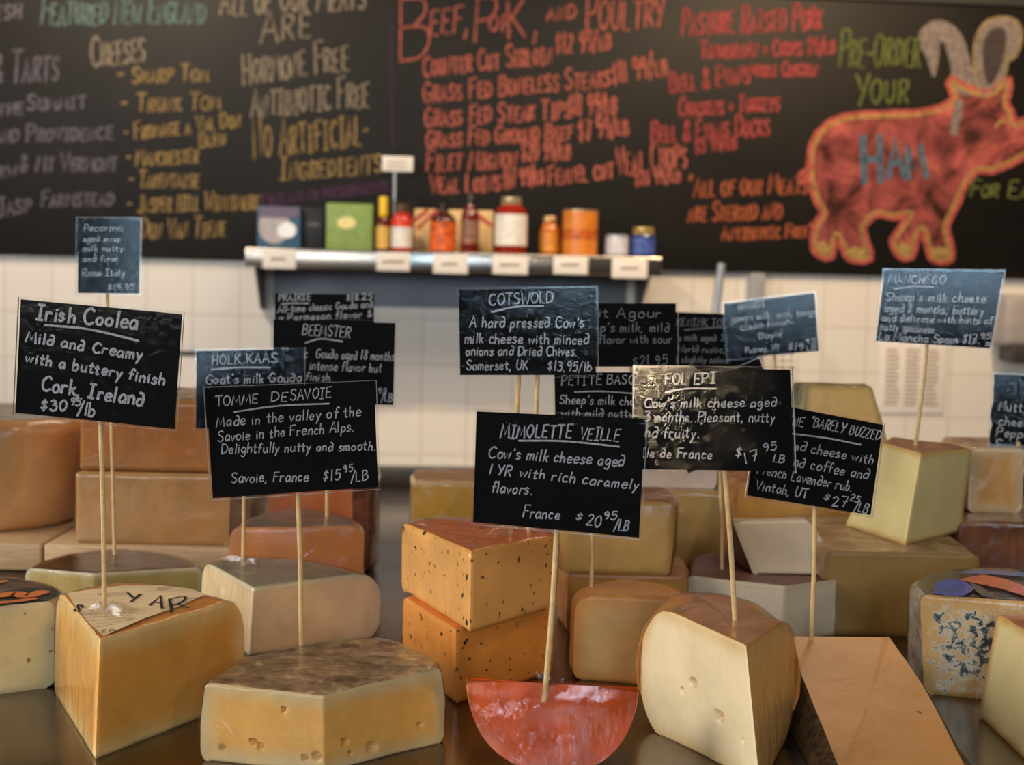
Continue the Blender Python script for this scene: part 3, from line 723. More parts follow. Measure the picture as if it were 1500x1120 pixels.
class Chunk:
    """a cut of cheese lofted from a lower to an upper outline; runs of the outline are cut ('c') or rind ('r')"""
    def __init__(s, runs, step=0.004, nz=18, rt=(.006, .008), rb=(.006, .008), bulge=0.0, cutr=.0012, corner=.0025, rough=.0006, dome=0.0, holes=(), seed=1.0, curved_cut=0.0):
        s.holes = holes
        # resample the outline into (top, bottom, kind of the edge that follows, run id, share along the run)
        V = []
        for ri, (k, pts) in enumerate(runs):
            tp = [Vector(p[0]) for p in pts]; bp = [Vector(p[1]) for p in pts]
            if k == 'c':
                st, sb = [], []
                for i in range(len(tp) - 1):
                    n = max(2, int((tp[i + 1] - tp[i]).length / step))
                    t0 = 0.0
                    for j in range(n):
                        st.append(tp[i].lerp(tp[i + 1], j / n)); sb.append(bp[i].lerp(bp[i + 1], j / n))
                st.append(tp[-1]); sb.append(bp[-1])
                # round the corners of the cut run a little
                for _ in range(1):
                    for c in range(1, len(tp) - 1):
                        i = min(range(len(st)), key=lambda q: (st[q] - tp[c]).length)
                        for arr in (st, sb):
                            a, p, b = arr[i - 1], arr[i], arr[i + 1]
                            da, db = (a - p), (b - p)
                            q0 = p + da.normalized() * min(corner, da.length * .6); q1 = p + db.normalized() * min(corner, db.length * .6)
                            mid = p * .5 + (q0 + q1) * .25
                            arr[i:i + 1] = [q0, mid, q1]
            else:
                n = max(2, int(sum((tp[i + 1] - tp[i]).length for i in range(len(tp) - 1)) / (len(tp) - 1) / step))
                st, sb = catmull3(tp, n), catmull3(bp, n)
            L = [0]
            for i in range(1, len(st)): L.append(L[-1] + (st[i] - st[i - 1]).length)
            for i in range(len(st) - 1): V.append([st[i], sb[i], k, ri, L[i], L[-1]])
        # counter-clockwise seen from above
        ar = sum(V[i - 1][0].x * V[i][0].y - V[i][0].x * V[i - 1][0].y for i in range(len(V)))
        if ar < 0:
            ks = [v[2] for v in V]; rs = [v[3] for v in V]
            V = V[::-1]
            m = len(V)
            for i in range(m):
                V[i][2] = ks[(m - 2 - i) % m]; V[i][3] = rs[(m - 2 - i) % m]
        s.n = n = len(V)
        tops = [v[0] for v in V]; s.kind = [v[2] for v in V]
        prevk = [V[i - 1][2] for i in range(n)]
        # direction in which each vertex moves when the rim is rounded, and by what share
        dirs = []
        for i in range(n):
            a, b = tops[i - 1], tops[(i + 1) % n]
            t = Vector((b.x - a.x, b.y - a.y)); t = t.normalized() if t.length > 1e-9 else Vector((1, 0))
            nin = Vector((-t.y, t.x))
            k0, k1 = prevk[i], s.kind[i]
            if k0 == 'r' and k1 == 'r': dirs.append((nin, 1.0, 0.0))
            elif k0 == 'c' and k1 == 'c': dirs.append((nin, 0.0, 1.0))
            elif k0 == 'r': dirs.append((Vector((tops[(i + 1) % n].x - tops[i].x, tops[(i + 1) % n].y - tops[i].y)).normalized(), 1.0, 0.0))
            else: dirs.append((Vector((a.x - tops[i].x, a.y - tops[i].y)).normalized(), 1.0, 0.0))
        # cut vertices slide along their cut edge so that the rounded rim end never folds over
        isend = [(prevk[i] != s.kind[i]) for i in range(n)]
        slide = [Vector((0, 0)) for _ in range(n)]
        dist_end = [1.0] * n
        for i in range(n):
            if prevk[i] == 'c' and s.kind[i] == 'c':
                for stp in (1, -1):
                    j, acc, d1 = i, 0.0, None
                    lim = 0
                    while True:
                        q = (j + stp) % n; acc += (tops[q] - tops[j]).length; j = q; lim += 1
                        if isend[j] or lim > n: break
                    if lim <= n:
                        dist_end[i] = min(dist_end[i], acc)
                        fade = 1 - acc / .06
                        if fade > 0: slide[i] += dirs[j][0] * fade
            elif isend[i]: dist_end[i] = 0.0
        at, bt = rt; ab, bb = rb
        rows = []; zs = []
        for k in range(nz + 1):
            u = k / nz; t = 0.5 - 0.5 * math.cos(math.pi * u)
            t = 0.5 * t + 0.5 * u; zs.append(t)
        s.rows = []
        s.edge = []
        for t in zs:
            row = []
            for i in range(n):
                p = V[i][1].lerp(V[i][0], t); H = (V[i][0] - V[i][1]).length
                zt, zb_ = (1 - t) * H, t * H
                ins = 0.0; cut = 0.0
                if at and zt < bt: ins += at * (1 - math.sqrt(max(0, 1 - ((bt - zt) / bt) ** 2)))
                if ab and zb_ < bb: ins += ab * (1 - math.sqrt(max(0, 1 - ((bb - zb_) / bb) ** 2)))
                ins -= bulge * math.sin(math.pi * t)
                cz = cutr * 1.5
                if zt < cz: cut += cutr * (1 - math.sqrt(max(0, 1 - ((cz - zt) / cz) ** 2)))
                if zb_ < cz: cut += cutr * (1 - math.sqrt(max(0, 1 - ((cz - zb_) / cz) ** 2)))
                d, wr_, wc = dirs[i]
                off = d * (ins * wr_ + cut * wc)
                if wc: off += slide[i] * ins - d * curved_cut * math.sin(math.pi * t)
                q = p + Vector((off.x, off.y, 0))
                row.append(q)
                s.edge.append(min(zt, zb_, dist_end[i]) if (wc or isend[i]) else 0.0)
            s.rows.append(row)
        s.V = V; s.dirs = dirs; s.seed = seed; s.rough = rough; s.dome = dome; s.nz = nz
        # surface irregularity and holes
        for r, row in enumerate(s.rows):
            for i, p in enumerate(row):
                a = rough * (0.6 if V[i][2] == 'c' else 1.6)
                t = zs[r]
                dz = 0 if r == 0 else (nz3(p, 45, seed + 5) * a * .6 if r == nz else 0)
                nv = Vector((-dirs[i][0].x, -dirs[i][0].y, 0))
                row[i] = p + nv * (nz3(p, 38, seed) * a + nz3(p, 120, seed) * a * .5) + Vector((0, 0, dz))
        s.smooth_rows = [list(r) for r in s.rows]
        if holes:
            for r, row in enumerate(s.rows):
                for i, p in enumerate(row):
                    if dirs[i][2]:
                        for (c, rx, rz, dep) in holes:
                            dh = math.hypot((p - c).xy.length / rx, (p.z - c.z) / rz)
                            if dh < 1.25:
                                k = 1.0 if dh < .6 else max(0, 1 - (dh - .6) / .5); k = k * k * (3 - 2 * k)
                                row[i] = row[i] + Vector((dirs[i][0].x, dirs[i][0].y, 0)) * dep * k
    def cap(s, row, up, dome=0.0, nr=14):
        c = Vector(); 
        for p in row: c += p
        c /= len(row)
        vs = list(row); fs = []; n = len(row)
        prev = list(range(n))
        for k in range(1, nr):
            t = k / nr; cur = []
            for i, p in enumerate(row):
                q = p.lerp(c, t); q = q + Vector((0, 0, (dome * (1 - (1 - t) ** 2) + nz3(q, 40, s.seed) * s.rough * 1.4 * min(1, t * 4)) * (1 if up else 0)))
                cur.append(len(vs)); vs.append(q)
            for i in range(n):
                j = (i + 1) % n
                fs.append((prev[i], prev[j], cur[j], cur[i]) if up else (prev[i], cur[i], cur[j], prev[j]))
            prev = cur
        vs.append(c + Vector((0, 0, dome if up else 0))); ci = len(vs) - 1
        for i in range(n):
            j = (i + 1) % n
            fs.append((prev[i], prev[j], ci) if up else (prev[i], ci, prev[j]))
        return vs, fs
    def parts(s):
        """(verts, faces) of the cut sides, and of rind + caps"""
        n, nz = s.n, s.nz
        allv = [p for row in s.rows for p in row]
        pc, pr = [], []
        for r in range(nz):
            for i in range(n):
                j = (i + 1) % n
                f = (r * n + i, r * n + j, (r + 1) * n + j, (r + 1) * n + i)
                (pc if s.kind[i] == 'c' else pr).append(f)
        return allv, pc, pr
def compact(vs, fs, attr=None):
    used = sorted({i for f in fs for i in f}); mp = {u: k for k, u in enumerate(used)}
    return [vs[u] for u in used], [tuple(mp[i] for i in f) for f in fs], ([attr[u] for u in used] if attr else None)

def cheese(name, label, cat, runs, mp, mr=None, mtop=None, film=None, film_off=.0008, group=None, top_is_paste=False, side=None, **kw):
    ch = Chunk(runs, **kw)
    base = min((p for p in ch.rows[0]), key=lambda p: p.z)
    cx = sum(p.x for p in ch.rows[0]) / ch.n; cy = sum(p.y for p in ch.rows[0]) / ch.n
    root = empty(name, (cx, cy, base.z), label, cat, group)
    allv, pc, pr = ch.parts()
    tv, tf = ch.cap(ch.rows[-1], True, ch.dome); bv, bf = ch.cap(ch.rows[0], False, 0, 2)
    allpc = pc
    if side:                       # right-facing cut faces take a darker paste, shade put into the colour
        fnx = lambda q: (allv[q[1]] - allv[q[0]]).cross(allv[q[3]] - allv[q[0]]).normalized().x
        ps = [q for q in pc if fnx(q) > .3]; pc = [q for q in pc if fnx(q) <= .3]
        v, f, a = compact(allv, ps, ch.edge); mesh_obj('shaded_side', v, f, side, root, attr=a, angle=50)
    v, f, a = compact(allv, pc, ch.edge)
    if top_is_paste:
        o = len(v); v = v + tv; f = f + [tuple(i + o for i in q) for q in tf]; a = a + [0.02] * len(tv)
    mesh_obj('paste', v, f, mp, root, attr=a, angle=50)
    v, f, _ = compact(allv, pr) if pr else ([], [], None)
    if mr is not None:
        o = len(v); v = v + bv; f = f + [tuple(i + o for i in q) for q in bf]
        if mtop is None and not top_is_paste:
            o = len(v); v = v + tv; f = f + [tuple(i + o for i in q) for q in tf]
        mesh_obj('rind', v, f, mr, root, attr=[0.0] * len(v), angle=60)
        if mtop is not None: mesh_obj('top_rind', tv, tf, mtop, root, attr=[0.0] * len(tv), angle=60)
    if film:
        n = ch.n
        fs = allpc + pr
        allv = [p for row in ch.smooth_rows for p in row]
        o = len(allv); vs = allv + tv[n:]
        top0 = (ch.nz) * n
        remap = lambda i: top0 + i if i < n else o + i - n
        fs = fs + [tuple(remap(i) for i in q) for q in tf]
        me = bpy.data.meshes.new('tmp'); me.from_pydata([tuple(p) for p in vs], [], fs); me.update()
        nr = [Vector(x.vector) for x in me.vertex_normals]; bpy.data.meshes.remove(me)
        vs = [p + q * (film_off + .0005 * max(0, nz3(p, 55, 3.3)) + .0008 * max(0, nz3(p, 20, 8.1))) for p, q in zip(vs, nr)]
        mesh_obj('cling_film', vs, fs, film, root, angle=60)
    root['_t'] = 0; del root['_t']
    return root, ch

def T(z, *pts): return [on(z, *p) for p in pts]
def at(x, y, z): return Vector((x, y, z))
def pair(top, bot=None, z0=0.0):
    top = Vector(top); b = Vector(bot) if bot is not None else Vector((top.x, top.y, z0))
    return (top, b)
def pb(z1, z0, *pix):             # vertical-sided corners picked on the upper plane
    return [pair(on(z1, *p), None, z0) for p in pix]
def pbb(z0, z1, *pix):            # vertical-sided corners picked on the lower plane
    return [pair(Vector((q.x, q.y, z1)), q) for q in (on(z0, *p) for p in pix)]
def away(pts, cx, cy, d):         # push corners outwards from (cx, cy)
    out = []
    for t, b in pts:
        v = Vector((t.x - cx, t.y - cy, 0)).normalized() * d
        out.append((t + v, b + v))
    return out

# ---- firm orange wedge carrying the Irish card
D = on(0, 139, 1113).y; z1 = zat(146, 938, D)
A = (on(z1, 146, 938), on(0, 139, 1113))
Lc = pair(on(z1, 86, 868) + Vector((-.006, .014, 0)), on(0, 79, 1014)); Rc = pbb(0, z1, (357, 1026))[0]
bk = away(pb(z1, 0, (305, 868), (244, 854), (180, 851), (120, 858)), A[0].x, A[0].y, .014)
PA = paste('paste_irish', srgb(230, 164, 74), srgb(234, 196, 128), .016, coat=.35)
coolea, chk = cheese('cheese_wedge', 'tall film wrapped orange wedge with a printed paper label under the Irish card', 'cheese',
    [('c', [Lc, A, Rc]), ('r', [Rc] + bk + [Lc])], PA, rind('rind_irish', srgb(216, 132, 40), srgb(228, 150, 58), 30, .4, .15), film=FILM, rt=(.022, .028), rb=(.012, .016), nz=26, curved_cut=.0, seed=1.3)
z_irish = z1
lz = z1 + .0012
lp_ = [(152, 931), (212, 905), (262, 888), (301, 870), (280, 862), (236, 857), (180, 857), (110, 866), (98, 868), (112, 890), (132, 914)]
v = [on(lz, *p) for p in lp_]
lab_o = mesh_obj('paper_label', v, [tuple(range(len(v)))], plain('kraft_label', srgb(226, 196, 150), .7), coolea, smooth=False); lab_o['label'] = 'round printed paper label'
if lab_o.data.polygons[0].normal.z < 0: lab_o.data.flip_normals()
ink = Ink(); UPZ = Vector((0, 0, 1))
def top_text(t, a, b, h, z, wd, slant=0.1, calli=None):
    for s in text_strokes(t, a, b, h, slant): ink.stroke([on(z, p.x, p.y) for p in s], wd, UPZ, calli)
cal = Vector((1, 0, 0))
for g, a, b, h in (('Y', (184, 880), (204, 882), 14), ('A', (220, 886), (238, 890), 17), ('R', (250, 896), (276, 890), 18)):
    top_text(g, a, b, h, lz + .0004, .0016, 0.1, cal)
top_text('S', (107, 892), (113, 897), 12, lz + .0004, .0014, .1, cal)
top_text('LEA', (140, 929), (168, 924), 5.5, lz + .0004, .0007)
for i in range(5):
    a_, b_ = Vector((118 + 3 * i, 899 + 5.2 * i)), Vector((200 - 7 * i, 896 + 4.2 * i))
    for k in range(0, 14, 2): ink.stroke([on(lz + .0004, *a_.lerp(b_, k / 14)), on(lz + .0004, *a_.lerp(b_, (k + 1.4) / 14))], .0006, UPZ)
ink.build('print', plain('black_print', srgb(24, 22, 22), .6), lab_o)

# ---- brown rinded chunk in the middle of the front row
D = on(0, 475, 1131).y; z1 = zat(474, 1019, D)
A = (on(z1, 474, 1019), on(0, 475, 1131)); Lc = (on(z1, 302, 1000), on(0, 295, 1113)); Rc = (on(z1, 646, 977), on(0, 648, 1087))
bk = pb(z1, 0, (640, 966), (622, 954), (590, 941), (544, 934), (500, 936), (442, 943), (394, 954), (345, 969), (312, 988))
def face_hole(p0, p1, D0, D1, pts):
    out = []
    for (px, py, rr) in pts:
        # the hole sits where the view ray meets the upright cut face
        a, b = Vector((p0.x, p0.y)), Vector((p1.x, p1.y)); d = ray(px, py); n = Vector(((b - a).y, -(b - a).x))
        t = (a - CAM.xy).dot(n) / Vector((d.x, d.y)).dot(n); q = CAM + d * t
        out.append((q, rr, rr * .85, .0042))
    return out
A0 = A[1]
tpx = lambda x, y: (270 + x * .375, 700 + y * .375)
hl = face_hole(A0, Lc[1], 0, 0, [tpx(x, y) + (r,) for x, y, r in ((130, 905, .0022), (268, 862, .0018), (330, 880, .0013), (385, 905, .002), (268, 1030, .0024), (298, 1045, .0022), (145, 1053, .002), (517, 1087, .003), (470, 1092, .0022))])
hl += face_hole(A0, Rc[1], 0, 0, [tpx(x, y) + (r,) for x, y, r in ((630, 1030, .003), (840, 915, .0022), (897, 893, .002), (960, 840, .0024), (930, 965, .0028), (735, 1050, .004), (650, 1075, .0015))])
cheese('cheese_wedge', 'brown rinded chunk with small holes under the card priced 15.95', 'cheese',
    [('c', [Lc, A, Rc]), ('r', [Rc] + bk + [Lc])], paste('paste_tomme', srgb(222, 166, 84), srgb(206, 180, 132), .012, coat=.3),
    rind('rind_tomme', srgb(112, 82, 56), srgb(178, 140, 100), 75, .6, .9, .35, srgb(216, 190, 146), (.38, .58)), film=FILM, rt=(.004, .006), rb=(.004, .006), bulge=.002, nz=34, step=.0016, holes=hl, rough=.001, seed=2.1)

z_tomme = z1

# ---- pale half wheel with a green printed top at the far left
D = on(0, 78, 1005).y; z1 = zat(83, 879, D)
fr_ = pbb(0, z1, (-190, 1040), (0, 1017), (79, 1006))
bk = pb(z1, 0, (97, 868), (76, 856), (44, 848), (0, 845), (-80, 850), (-160, 868))
gl_, _ = cheese('cheese_half_wheel', 'pale half wheel with a dark green printed top cut off by the picture edge', 'cheese',
    [('c', fr_), ('r', [fr_[-1]] + bk + [fr_[0]])], paste('paste_pale', srgb(218, 196, 140), srgb(214, 196, 150), .006, coat=.3, specks=[(70, .12, srgb(150, 120, 70))]),
    rind('rind_pale', srgb(190, 160, 110), srgb(206, 180, 130), 40), plain('green_print_top', srgb(38, 52, 44), .35, coat=.4, mott=.2), rt=(.004, .006), film=FILM, nz=16, seed=3.7)
ink = Ink()
for q, wd in ((((2, 872), (20, 868), (40, 872), (62, 866)), .012), (((0, 882), (24, 880), (50, 876)), .007), (((-6, 853), (8, 850)), .006)):
    ink.stroke(crom([on(z1 + .0016, *p) for p in q]), wd, UPZ)
ink.build('printed_lettering', plain('orange_print_ink', srgb(206, 112, 56), .5), gl_)

# ---- thin wedge with a black-brown rind
D = on(0, 138, 898).y; z1 = zat(138, 840, D)
tp = pb(z1, 0, (37, 831), (138, 840), (297, 830)); bk = away(pb(z1, 0, (270, 817), (215, 806), (165, 804), (112, 809), (64, 820)), tp[1][0].x, tp[1][0].y, .002)
cheese('cheese_wedge', 'flat wedge with a near black rind before the wooden boards', 'cheese', [('c', tp), ('r', [tp[-1]] + bk + [tp[0]])],
    paste('paste_olive', srgb(176, 150, 84), srgb(200, 186, 150), .006, coat=.4), rind('rind_black', srgb(26, 15, 12), srgb(46, 29, 22), 50, .35, .3, .5), film=FILM, rt=(.006, .01), rb=(.003, .004), seed=4.2)

z_black = z1

# ---- greenish wedge under foil-like film
D = on(0, 365, 960).y; z1 = zat(371, 861, D)
A = (on(z1, 371, 861), on(0, 365, 960)); Lc = pair(on(z1, 300, 822) + Vector((-.004, .006, 0)), on(0, 295, 921)); Rc = pbb(0, z1, (556, 931))[0]
bk = away(pb(z1, 0, (520, 831), (480, 821), (439, 816), (380, 813), (330, 814)), A[0].x, A[0].y, .006)
kg, _ = cheese('cheese_wedge', 'ivory wedge with a pale green rind and crinkled film on top', 'cheese', [('c', [Lc, A, Rc]), ('r', [Rc] + bk + [Lc])],
    paste('paste_ivory', srgb(234, 202, 154), srgb(214, 198, 156), .006, coat=.3), rind('rind_green', srgb(130, 146, 112), srgb(166, 172, 136), 30, .4, .2, .4), plain('green_grey_top', srgb(140, 140, 116), .35, coat=.5, mott=.25, nscale=30),
    film=FILM_MESSY, rt=(.020, .024), rb=(.012, .016), nz=24, seed=5.5)

z_ivory = z1

# ---- orange wedges behind it
z1 = zat(534, 769, 1.25)
fr_ = pb(z1, 0, (336, 772), (440, 772), (534, 769)); bk = pb(z1, 0, (528, 760), (485, 748), (435, 742), (388, 748), (352, 760))
cheese('cheese_wedge', 'orange cut cheese with a grey filmed top behind the ivory wedge', 'cheese', [('c', fr_), ('r', [fr_[-1]] + bk + [fr_[0]])],
    paste('paste_orange', srgb(222, 138, 72), srgb(214, 140, 80), .010, coat=.5, wrinkle=.5), rind('rind_orange', srgb(190, 110, 60), srgb(214, 140, 84), 40, .4, .2, .5), plain('grey_filmed_top', srgb(112, 96, 82), .3, coat=.6, mott=.25, nscale=30), film=FILM_MESSY, rt=(.010, .014), rb=(.008, .01), seed=6.1)
z_orange = z1
z1 = zat(520, 690, 1.42)
fr_ = [pair(atd(x, 760, 1.395).xy.to_3d() + Vector((0, 0, z1)), None, 0) for x in (392, 450, 516)]
bk = [pair(at(q[0], q[1], z1), None, 0) for q in ((atd(541, 760, 1.40).x, 1.40), (atd(556, 760, 1.44).x, 1.44), (atd(540, 760, 1.50).x, 1.50), (-.18, 1.54), (-.235, 1.50))]
cheese('cheese_block', 'tall film wrapped orange block with a dark red rind at its side', 'cheese', [('c', fr_), ('r', [fr_[-1]] + bk + [fr_[0]])],
    paste('paste_deep_orange', srgb(176, 96, 48), srgb(180, 108, 60), .010, coat=.5, wrinkle=.4), rind('rind_dark_red', srgb(66, 38, 30), srgb(120, 70, 52), 40, .25, .3, .8), film=FILM, rt=(.006, .01), seed=6.7)

z_tallo = z1

# ---- two wooden boards, the wrapped drum and the two wrapped blocks on them
def wood_mat():
    mt, nt, bs = newmat('pale_board_wood')
    n = noise_tex(nt, 10, 5, .6, 1.5, (2, 14, 22))
    nt.links.new(ramp(nt, n, [(.3, srgb(178, 140, 98)), (.7, srgb(208, 176, 134))]), bs.inputs['Base Color']); setin(bs, Roughness=.6)
    return mt
WOOD = wood_mat()
DB = 1.365
bz = zat(200, 800, DB)
xa, xb, xc, xd = atd(-260, 800, DB).x, atd(61, 800, DB).x, atd(64, 800, DB).x, atd(340, 800, DB).x
for (p, q), lb in zip(((xa, xb), (xc, xd)), ('pale wooden board carrying the big wrapped cheese drum', 'pale wooden board under the two stacked wrapped blocks')):
    r = box('wooden_board', (p, DB, 0.0), (q, DB + .21, bz), WOOD, .003); recenter(r); tag(r, lb, 'board', 'wooden boards')
WR = paste('paste_wrapped', srgb(188, 134, 74), srgb(180, 134, 84), .02, .14, .38, .1, .6, nscale=12, wrinkle=.6)
WR2 = paste('paste_wrapped_darker', srgb(170, 104, 42), srgb(166, 112, 58), .02, .16, .38, .1, .6, nscale=12, wrinkle=.6)
RW = rind('rind_wrapped', srgb(170, 112, 56), srgb(196, 140, 84), 20, .4, .15, .6)
def block(label, x0, x1, y0, D0, dep, z0, ztop_, mp, mr, **kw):
    a, b = atd(x0, y0, D0), atd(x1, y0, D0 + .006)
    pts = [at(a.x, D0, 0), at(b.x, D0 + .004, 0), at(b.x + .004, D0 + dep, 0), at(a.x - .002, D0 + dep, 0)]
    pr = [(Vector((p.x, p.y, ztop_)), Vector((p.x, p.y, z0))) for p in pts]
    return cheese('cheese_block', label, 'cheese', [('c', [pr[3], pr[0], pr[1]]), ('r', [pr[1], (pr[1][0].lerp(pr[2][0], .5), pr[1][1].lerp(pr[2][1], .5)), pr[2], (pr[2][0].lerp(pr[3][0], .5) , pr[2][1].lerp(pr[3][1], .5)), pr[3]])], mp, mr, **kw)
zl = bz; zm = zat(200, 690, 1.378); zu = zat(270, 587, 1.385)
block('lower of the two long wrapped tan blocks on the wooden board', 111, 337, 740, 1.372, .17, zl, zm - .001, WR, RW, film=FILM, rt=(.003, .004), rb=(.003, .004), corner=.006, cutr=.003, seed=7.1)
block('upper of the two long wrapped tan blocks, darker orange, behind the Irish card', 117, 314, 640, 1.378, .16, zm, zu, WR2, RW, film=FILM, rt=(.003, .004), rb=(.003, .004), corner=.008, cutr=.003, seed=7.9)
zt_ = zat(40, 618, 1.41)
cxr, cyr = atd(112, 700, 1.46).x - .125, 1.495
ring = lambda rr, z: [at(cxr + rr * math.cos(a), cyr + rr * math.sin(a) * .85, z) for a in [2 * math.pi * k / 12 for k in range(13)]]
tops, bots = ring(.126, zt_), ring(.112, bz)
cheese('cheese_drum', 'big film wrapped tan cheese drum on the wooden board, cut off by the picture edge', 'cheese', [('r', list(zip(tops, bots)))], WR, rind('rind_drum', srgb(196, 138, 82), srgb(214, 164, 108), 14, .4, .15, .6), plain('pale_wrap_top', srgb(226, 206, 180), .3, coat=.6), film=FILM_MESSY, rt=(.012, .014), rb=(.008, .01), bulge=.004, nz=20, step=.008, seed=8.8)
a = atd(113, 640, 1.62)
vs, fs = lathe([(.008, 0), (.008, .13), (.011, .135), (.011, .15), (.006, .155)], 20)
rr_ = solo('steel_canister', 'slim grey steel canister behind the gap between drum and blocks', 'canister', [v + at(a.x, 1.55, bz) for v in vs], fs, plain('canister_grey', srgb(96, 92, 92), .4, .5))

# ---- speckled orange wedges, one on the other
SPK = [(120, .30, srgb(40, 46, 24)), (210, .32, srgb(110, 84, 30)), (75, .20, srgb(26, 30, 16))]
def speck_paste(n, c, r): return paste(n, c, r, .005, .10, .36, .14, .45, specks=SPK)
RO = rind('rind_speckled', srgb(212, 100, 20), srgb(230, 124, 34), 30, .35, .15, .5)
D0_ = on(0, 668, 1032).y; zc1 = zat(667, 924, D0_)
A = (on(zc1, 667, 922), on(0, 668, 1032)); Lc = pb(zc1, 0, (591, 874))[0]; Rc = pbb(0, zc1, (809, 985))[0]
bk = [pair(at(-.005, 1.13, zc1), None, 0), pair(at(-.045, 1.14, zc1), None, 0)]
cheese('cheese_wedge', 'lower of the two stacked orange wedges flecked with herbs', 'cheese', [('c', [Lc, A, Rc]), ('r', [Rc] + bk + [Lc])], speck_paste('paste_herb_lower', srgb(230, 146, 62), srgb(228, 146, 62)), RO, rt=(.004, .006), rb=(.005, .007), corner=.005, cutr=.002, film=FILM, nz=18, seed=9.1)
A = (on(zc1, 690, 808) * 0 + Vector((0, 0, 0)), on(zc1, 688, 928)); zc2 = zat(690, 808, A[1].y)
A = (on(zc2, 690, 808), A[1]); Lc = (on(zc2, 589, 765), on(zc1, 588, 864)); Rc = (on(zc2, 818, 783), on(zc1, 812, 890))
bk = [(p, at(p.x, p.y, zc1)) for p in T(zc2, (800, 772), (760, 762), (700, 758), (640, 758), (605, 760))]
cot, _ = cheese('cheese_wedge', 'upper of the two stacked orange wedges flecked with herbs', 'cheese', [('c', [Lc, A, Rc]), ('r', [Rc] + bk + [Lc])], speck_paste('paste_herb_upper', srgb(238, 174, 98), srgb(234, 168, 88)), RO, rt=(.006, .009), rb=(.006, .009), corner=.005, cutr=.0025, film=FILM, nz=20, seed=9.7)
z_herb = zc2
def pleats(parent, c, nrm, rad, n=22, amp=.0022, seed=0, ax=None):
    """radial gathers of cling film round a pierced hole"""
    nrm = Vector(nrm).normalized(); a = (ax or nrm.orthogonal()).normalized(); b = nrm.cross(a); rng = random.Random(seed)
    vs, fs = [Vector(c) + nrm * .001], []
    M_, K = n * 2, 5
    rs = [rad * rng.uniform(.55, 1.15) for _ in range(M_)]
    for k in range(1, K + 1):
        t = k / K
        for i in range(M_):
            an = 2 * math.pi * i / M_; h = (amp if i % 2 else 0.0) * math.sin(math.pi * min(1, t * .9 + .08)) + .0012 + .003 * (1 - t) ** 3
            vs.append(Vector(c) + a * math.cos(an) * rs[i] * t + b * math.sin(an) * rs[i] * t + nrm * h)
    for i in range(M_): fs.append((0, 1 + i, 1 + (i + 1) % M_))
    for k in range(K - 1):
        for i in range(M_):
            p, q = 1 + k * M_ + i, 1 + k * M_ + (i + 1) % M_
            fs.append((p, p + M_, q + M_, q))
    return mesh_obj('film_gather', vs, fs, FILM, parent, smooth=True, angle=20)
pleats(cot, on(zc2, 742, 778), (0, 0, 1), .026, seed=3)
pleats(kg, on(z_ivory + .001, 358, 826), (0, 0, 1), .026, amp=.004, seed=8)
pleats(coolea, on(lz, 153, 897), (0, 0, 1), .020, amp=.0035, seed=5)

# ---- glossy red-orange slice standing on its rind
Dc = .845; C0 = atd(810, 1001, Dc); aa = 127.5 * Dc / F; bb_ = C0.z - .0004
tilt0, tilt1 = R(-6.5), R(50)
xd_ = (rgt * 1.0); xd_.z = -0.0; xd_ = Vector((math.cos(.03), 0, -.035)).normalized()
def lune():
    ph = 44; th = 16; V_, face, rnd = [], [], []
    dirf = lambda t: Vector((0, math.sin(t), -math.cos(t)))
    rr2 = random.Random(4)
    def prof(u):
        c, s_ = math.cos(u), max(0.0, math.sin(u))
        return (math.copysign(abs(c) ** .80, c) * aa, s_ ** .92 * bb_)
    vf, ff = [], []
    for which, t in ((0, tilt0), (1, tilt1)):
        d = dirf(t); nrm = xd_.cross(d) * (1 if which else -1)
        v = []; f = []; nr = 22
        for k in range(nr + 1):
            for i in range(ph + 1):
                u = math.pi * i / ph; cx_, cd = prof(u); q = k / nr
                p = C0 + xd_ * (cx_ * (1 - 0 * q)) * 1.0 + d * (cd * q)
                lump = (nz3(p, 32, 2) * .0022 + nz3(p, 80, 6) * .0010) * min(1, cd * q / .01)
                v.append(p + nrm * (lump - 1.7 * (cx_ ** 2) * (1 if which == 0 else 0)))
        for k in range(nr):
            for i in range(ph):
                a = k * (ph + 1) + i
                f.append((a, a + ph + 1, a + ph + 2, a + 1) if which == 0 else (a, a + 1, a + ph + 2, a + ph + 1))
        o = len(vf); vf += v; ff += [tuple(x + o for x in q) for q in f]
    rv, rf = [], []
    for j in range(th + 1):
        t = tilt0 + (tilt1 - tilt0) * j / th; d = dirf(t)
        for i in range(ph + 1):
            u = math.pi * i / ph; cx_, cd = prof(u); e = 1 + .02 * math.sin(math.pi * j / th)
            rv.append(C0 + xd_ * cx_ * e + d * cd * e - (xd_.cross(dirf(tilt0)) * -1) * (1.7 * cx_ ** 2) * (1 - j / th))
    for j in range(th):
        for i in range(ph):
            a = j * (ph + 1) + i; rf.append((a, a + ph + 1, a + ph + 2, a + 1))
    return vf, ff, rv, rf
vf, ff, rv, rf = lune()
mim = empty('cheese_slice', at(C0.x, C0.y, 0), 'glossy red-orange rounded slice standing on its rind, wrapped in tight film', 'cheese')
def mim_mat():
    mt = paste('paste_red_orange', srgb(228, 92, 8), srgb(216, 108, 24), .004, .26, .4, .04, 0, nscale=34, wrinkle=0)
    return mt
po = mesh_obj('paste', vf, ff, mim_mat(), mim, attr=[.02] * len(vf), angle=60)
mesh_obj('rind', rv, rf, rind('rind_red_orange', srgb(196, 92, 36), srgb(220, 128, 60), 70, .5, .5, .4), mim, angle=60)
FILM_M = film('tight_cling_film', .09, 1.0, 120, .05, (1.8, 1, .5), .8, .00055)
me = bpy.data.meshes.new('tmp'); me.from_pydata([tuple(p) for p in vf], [], ff); me.update()
bpy.data.meshes.remove(me)
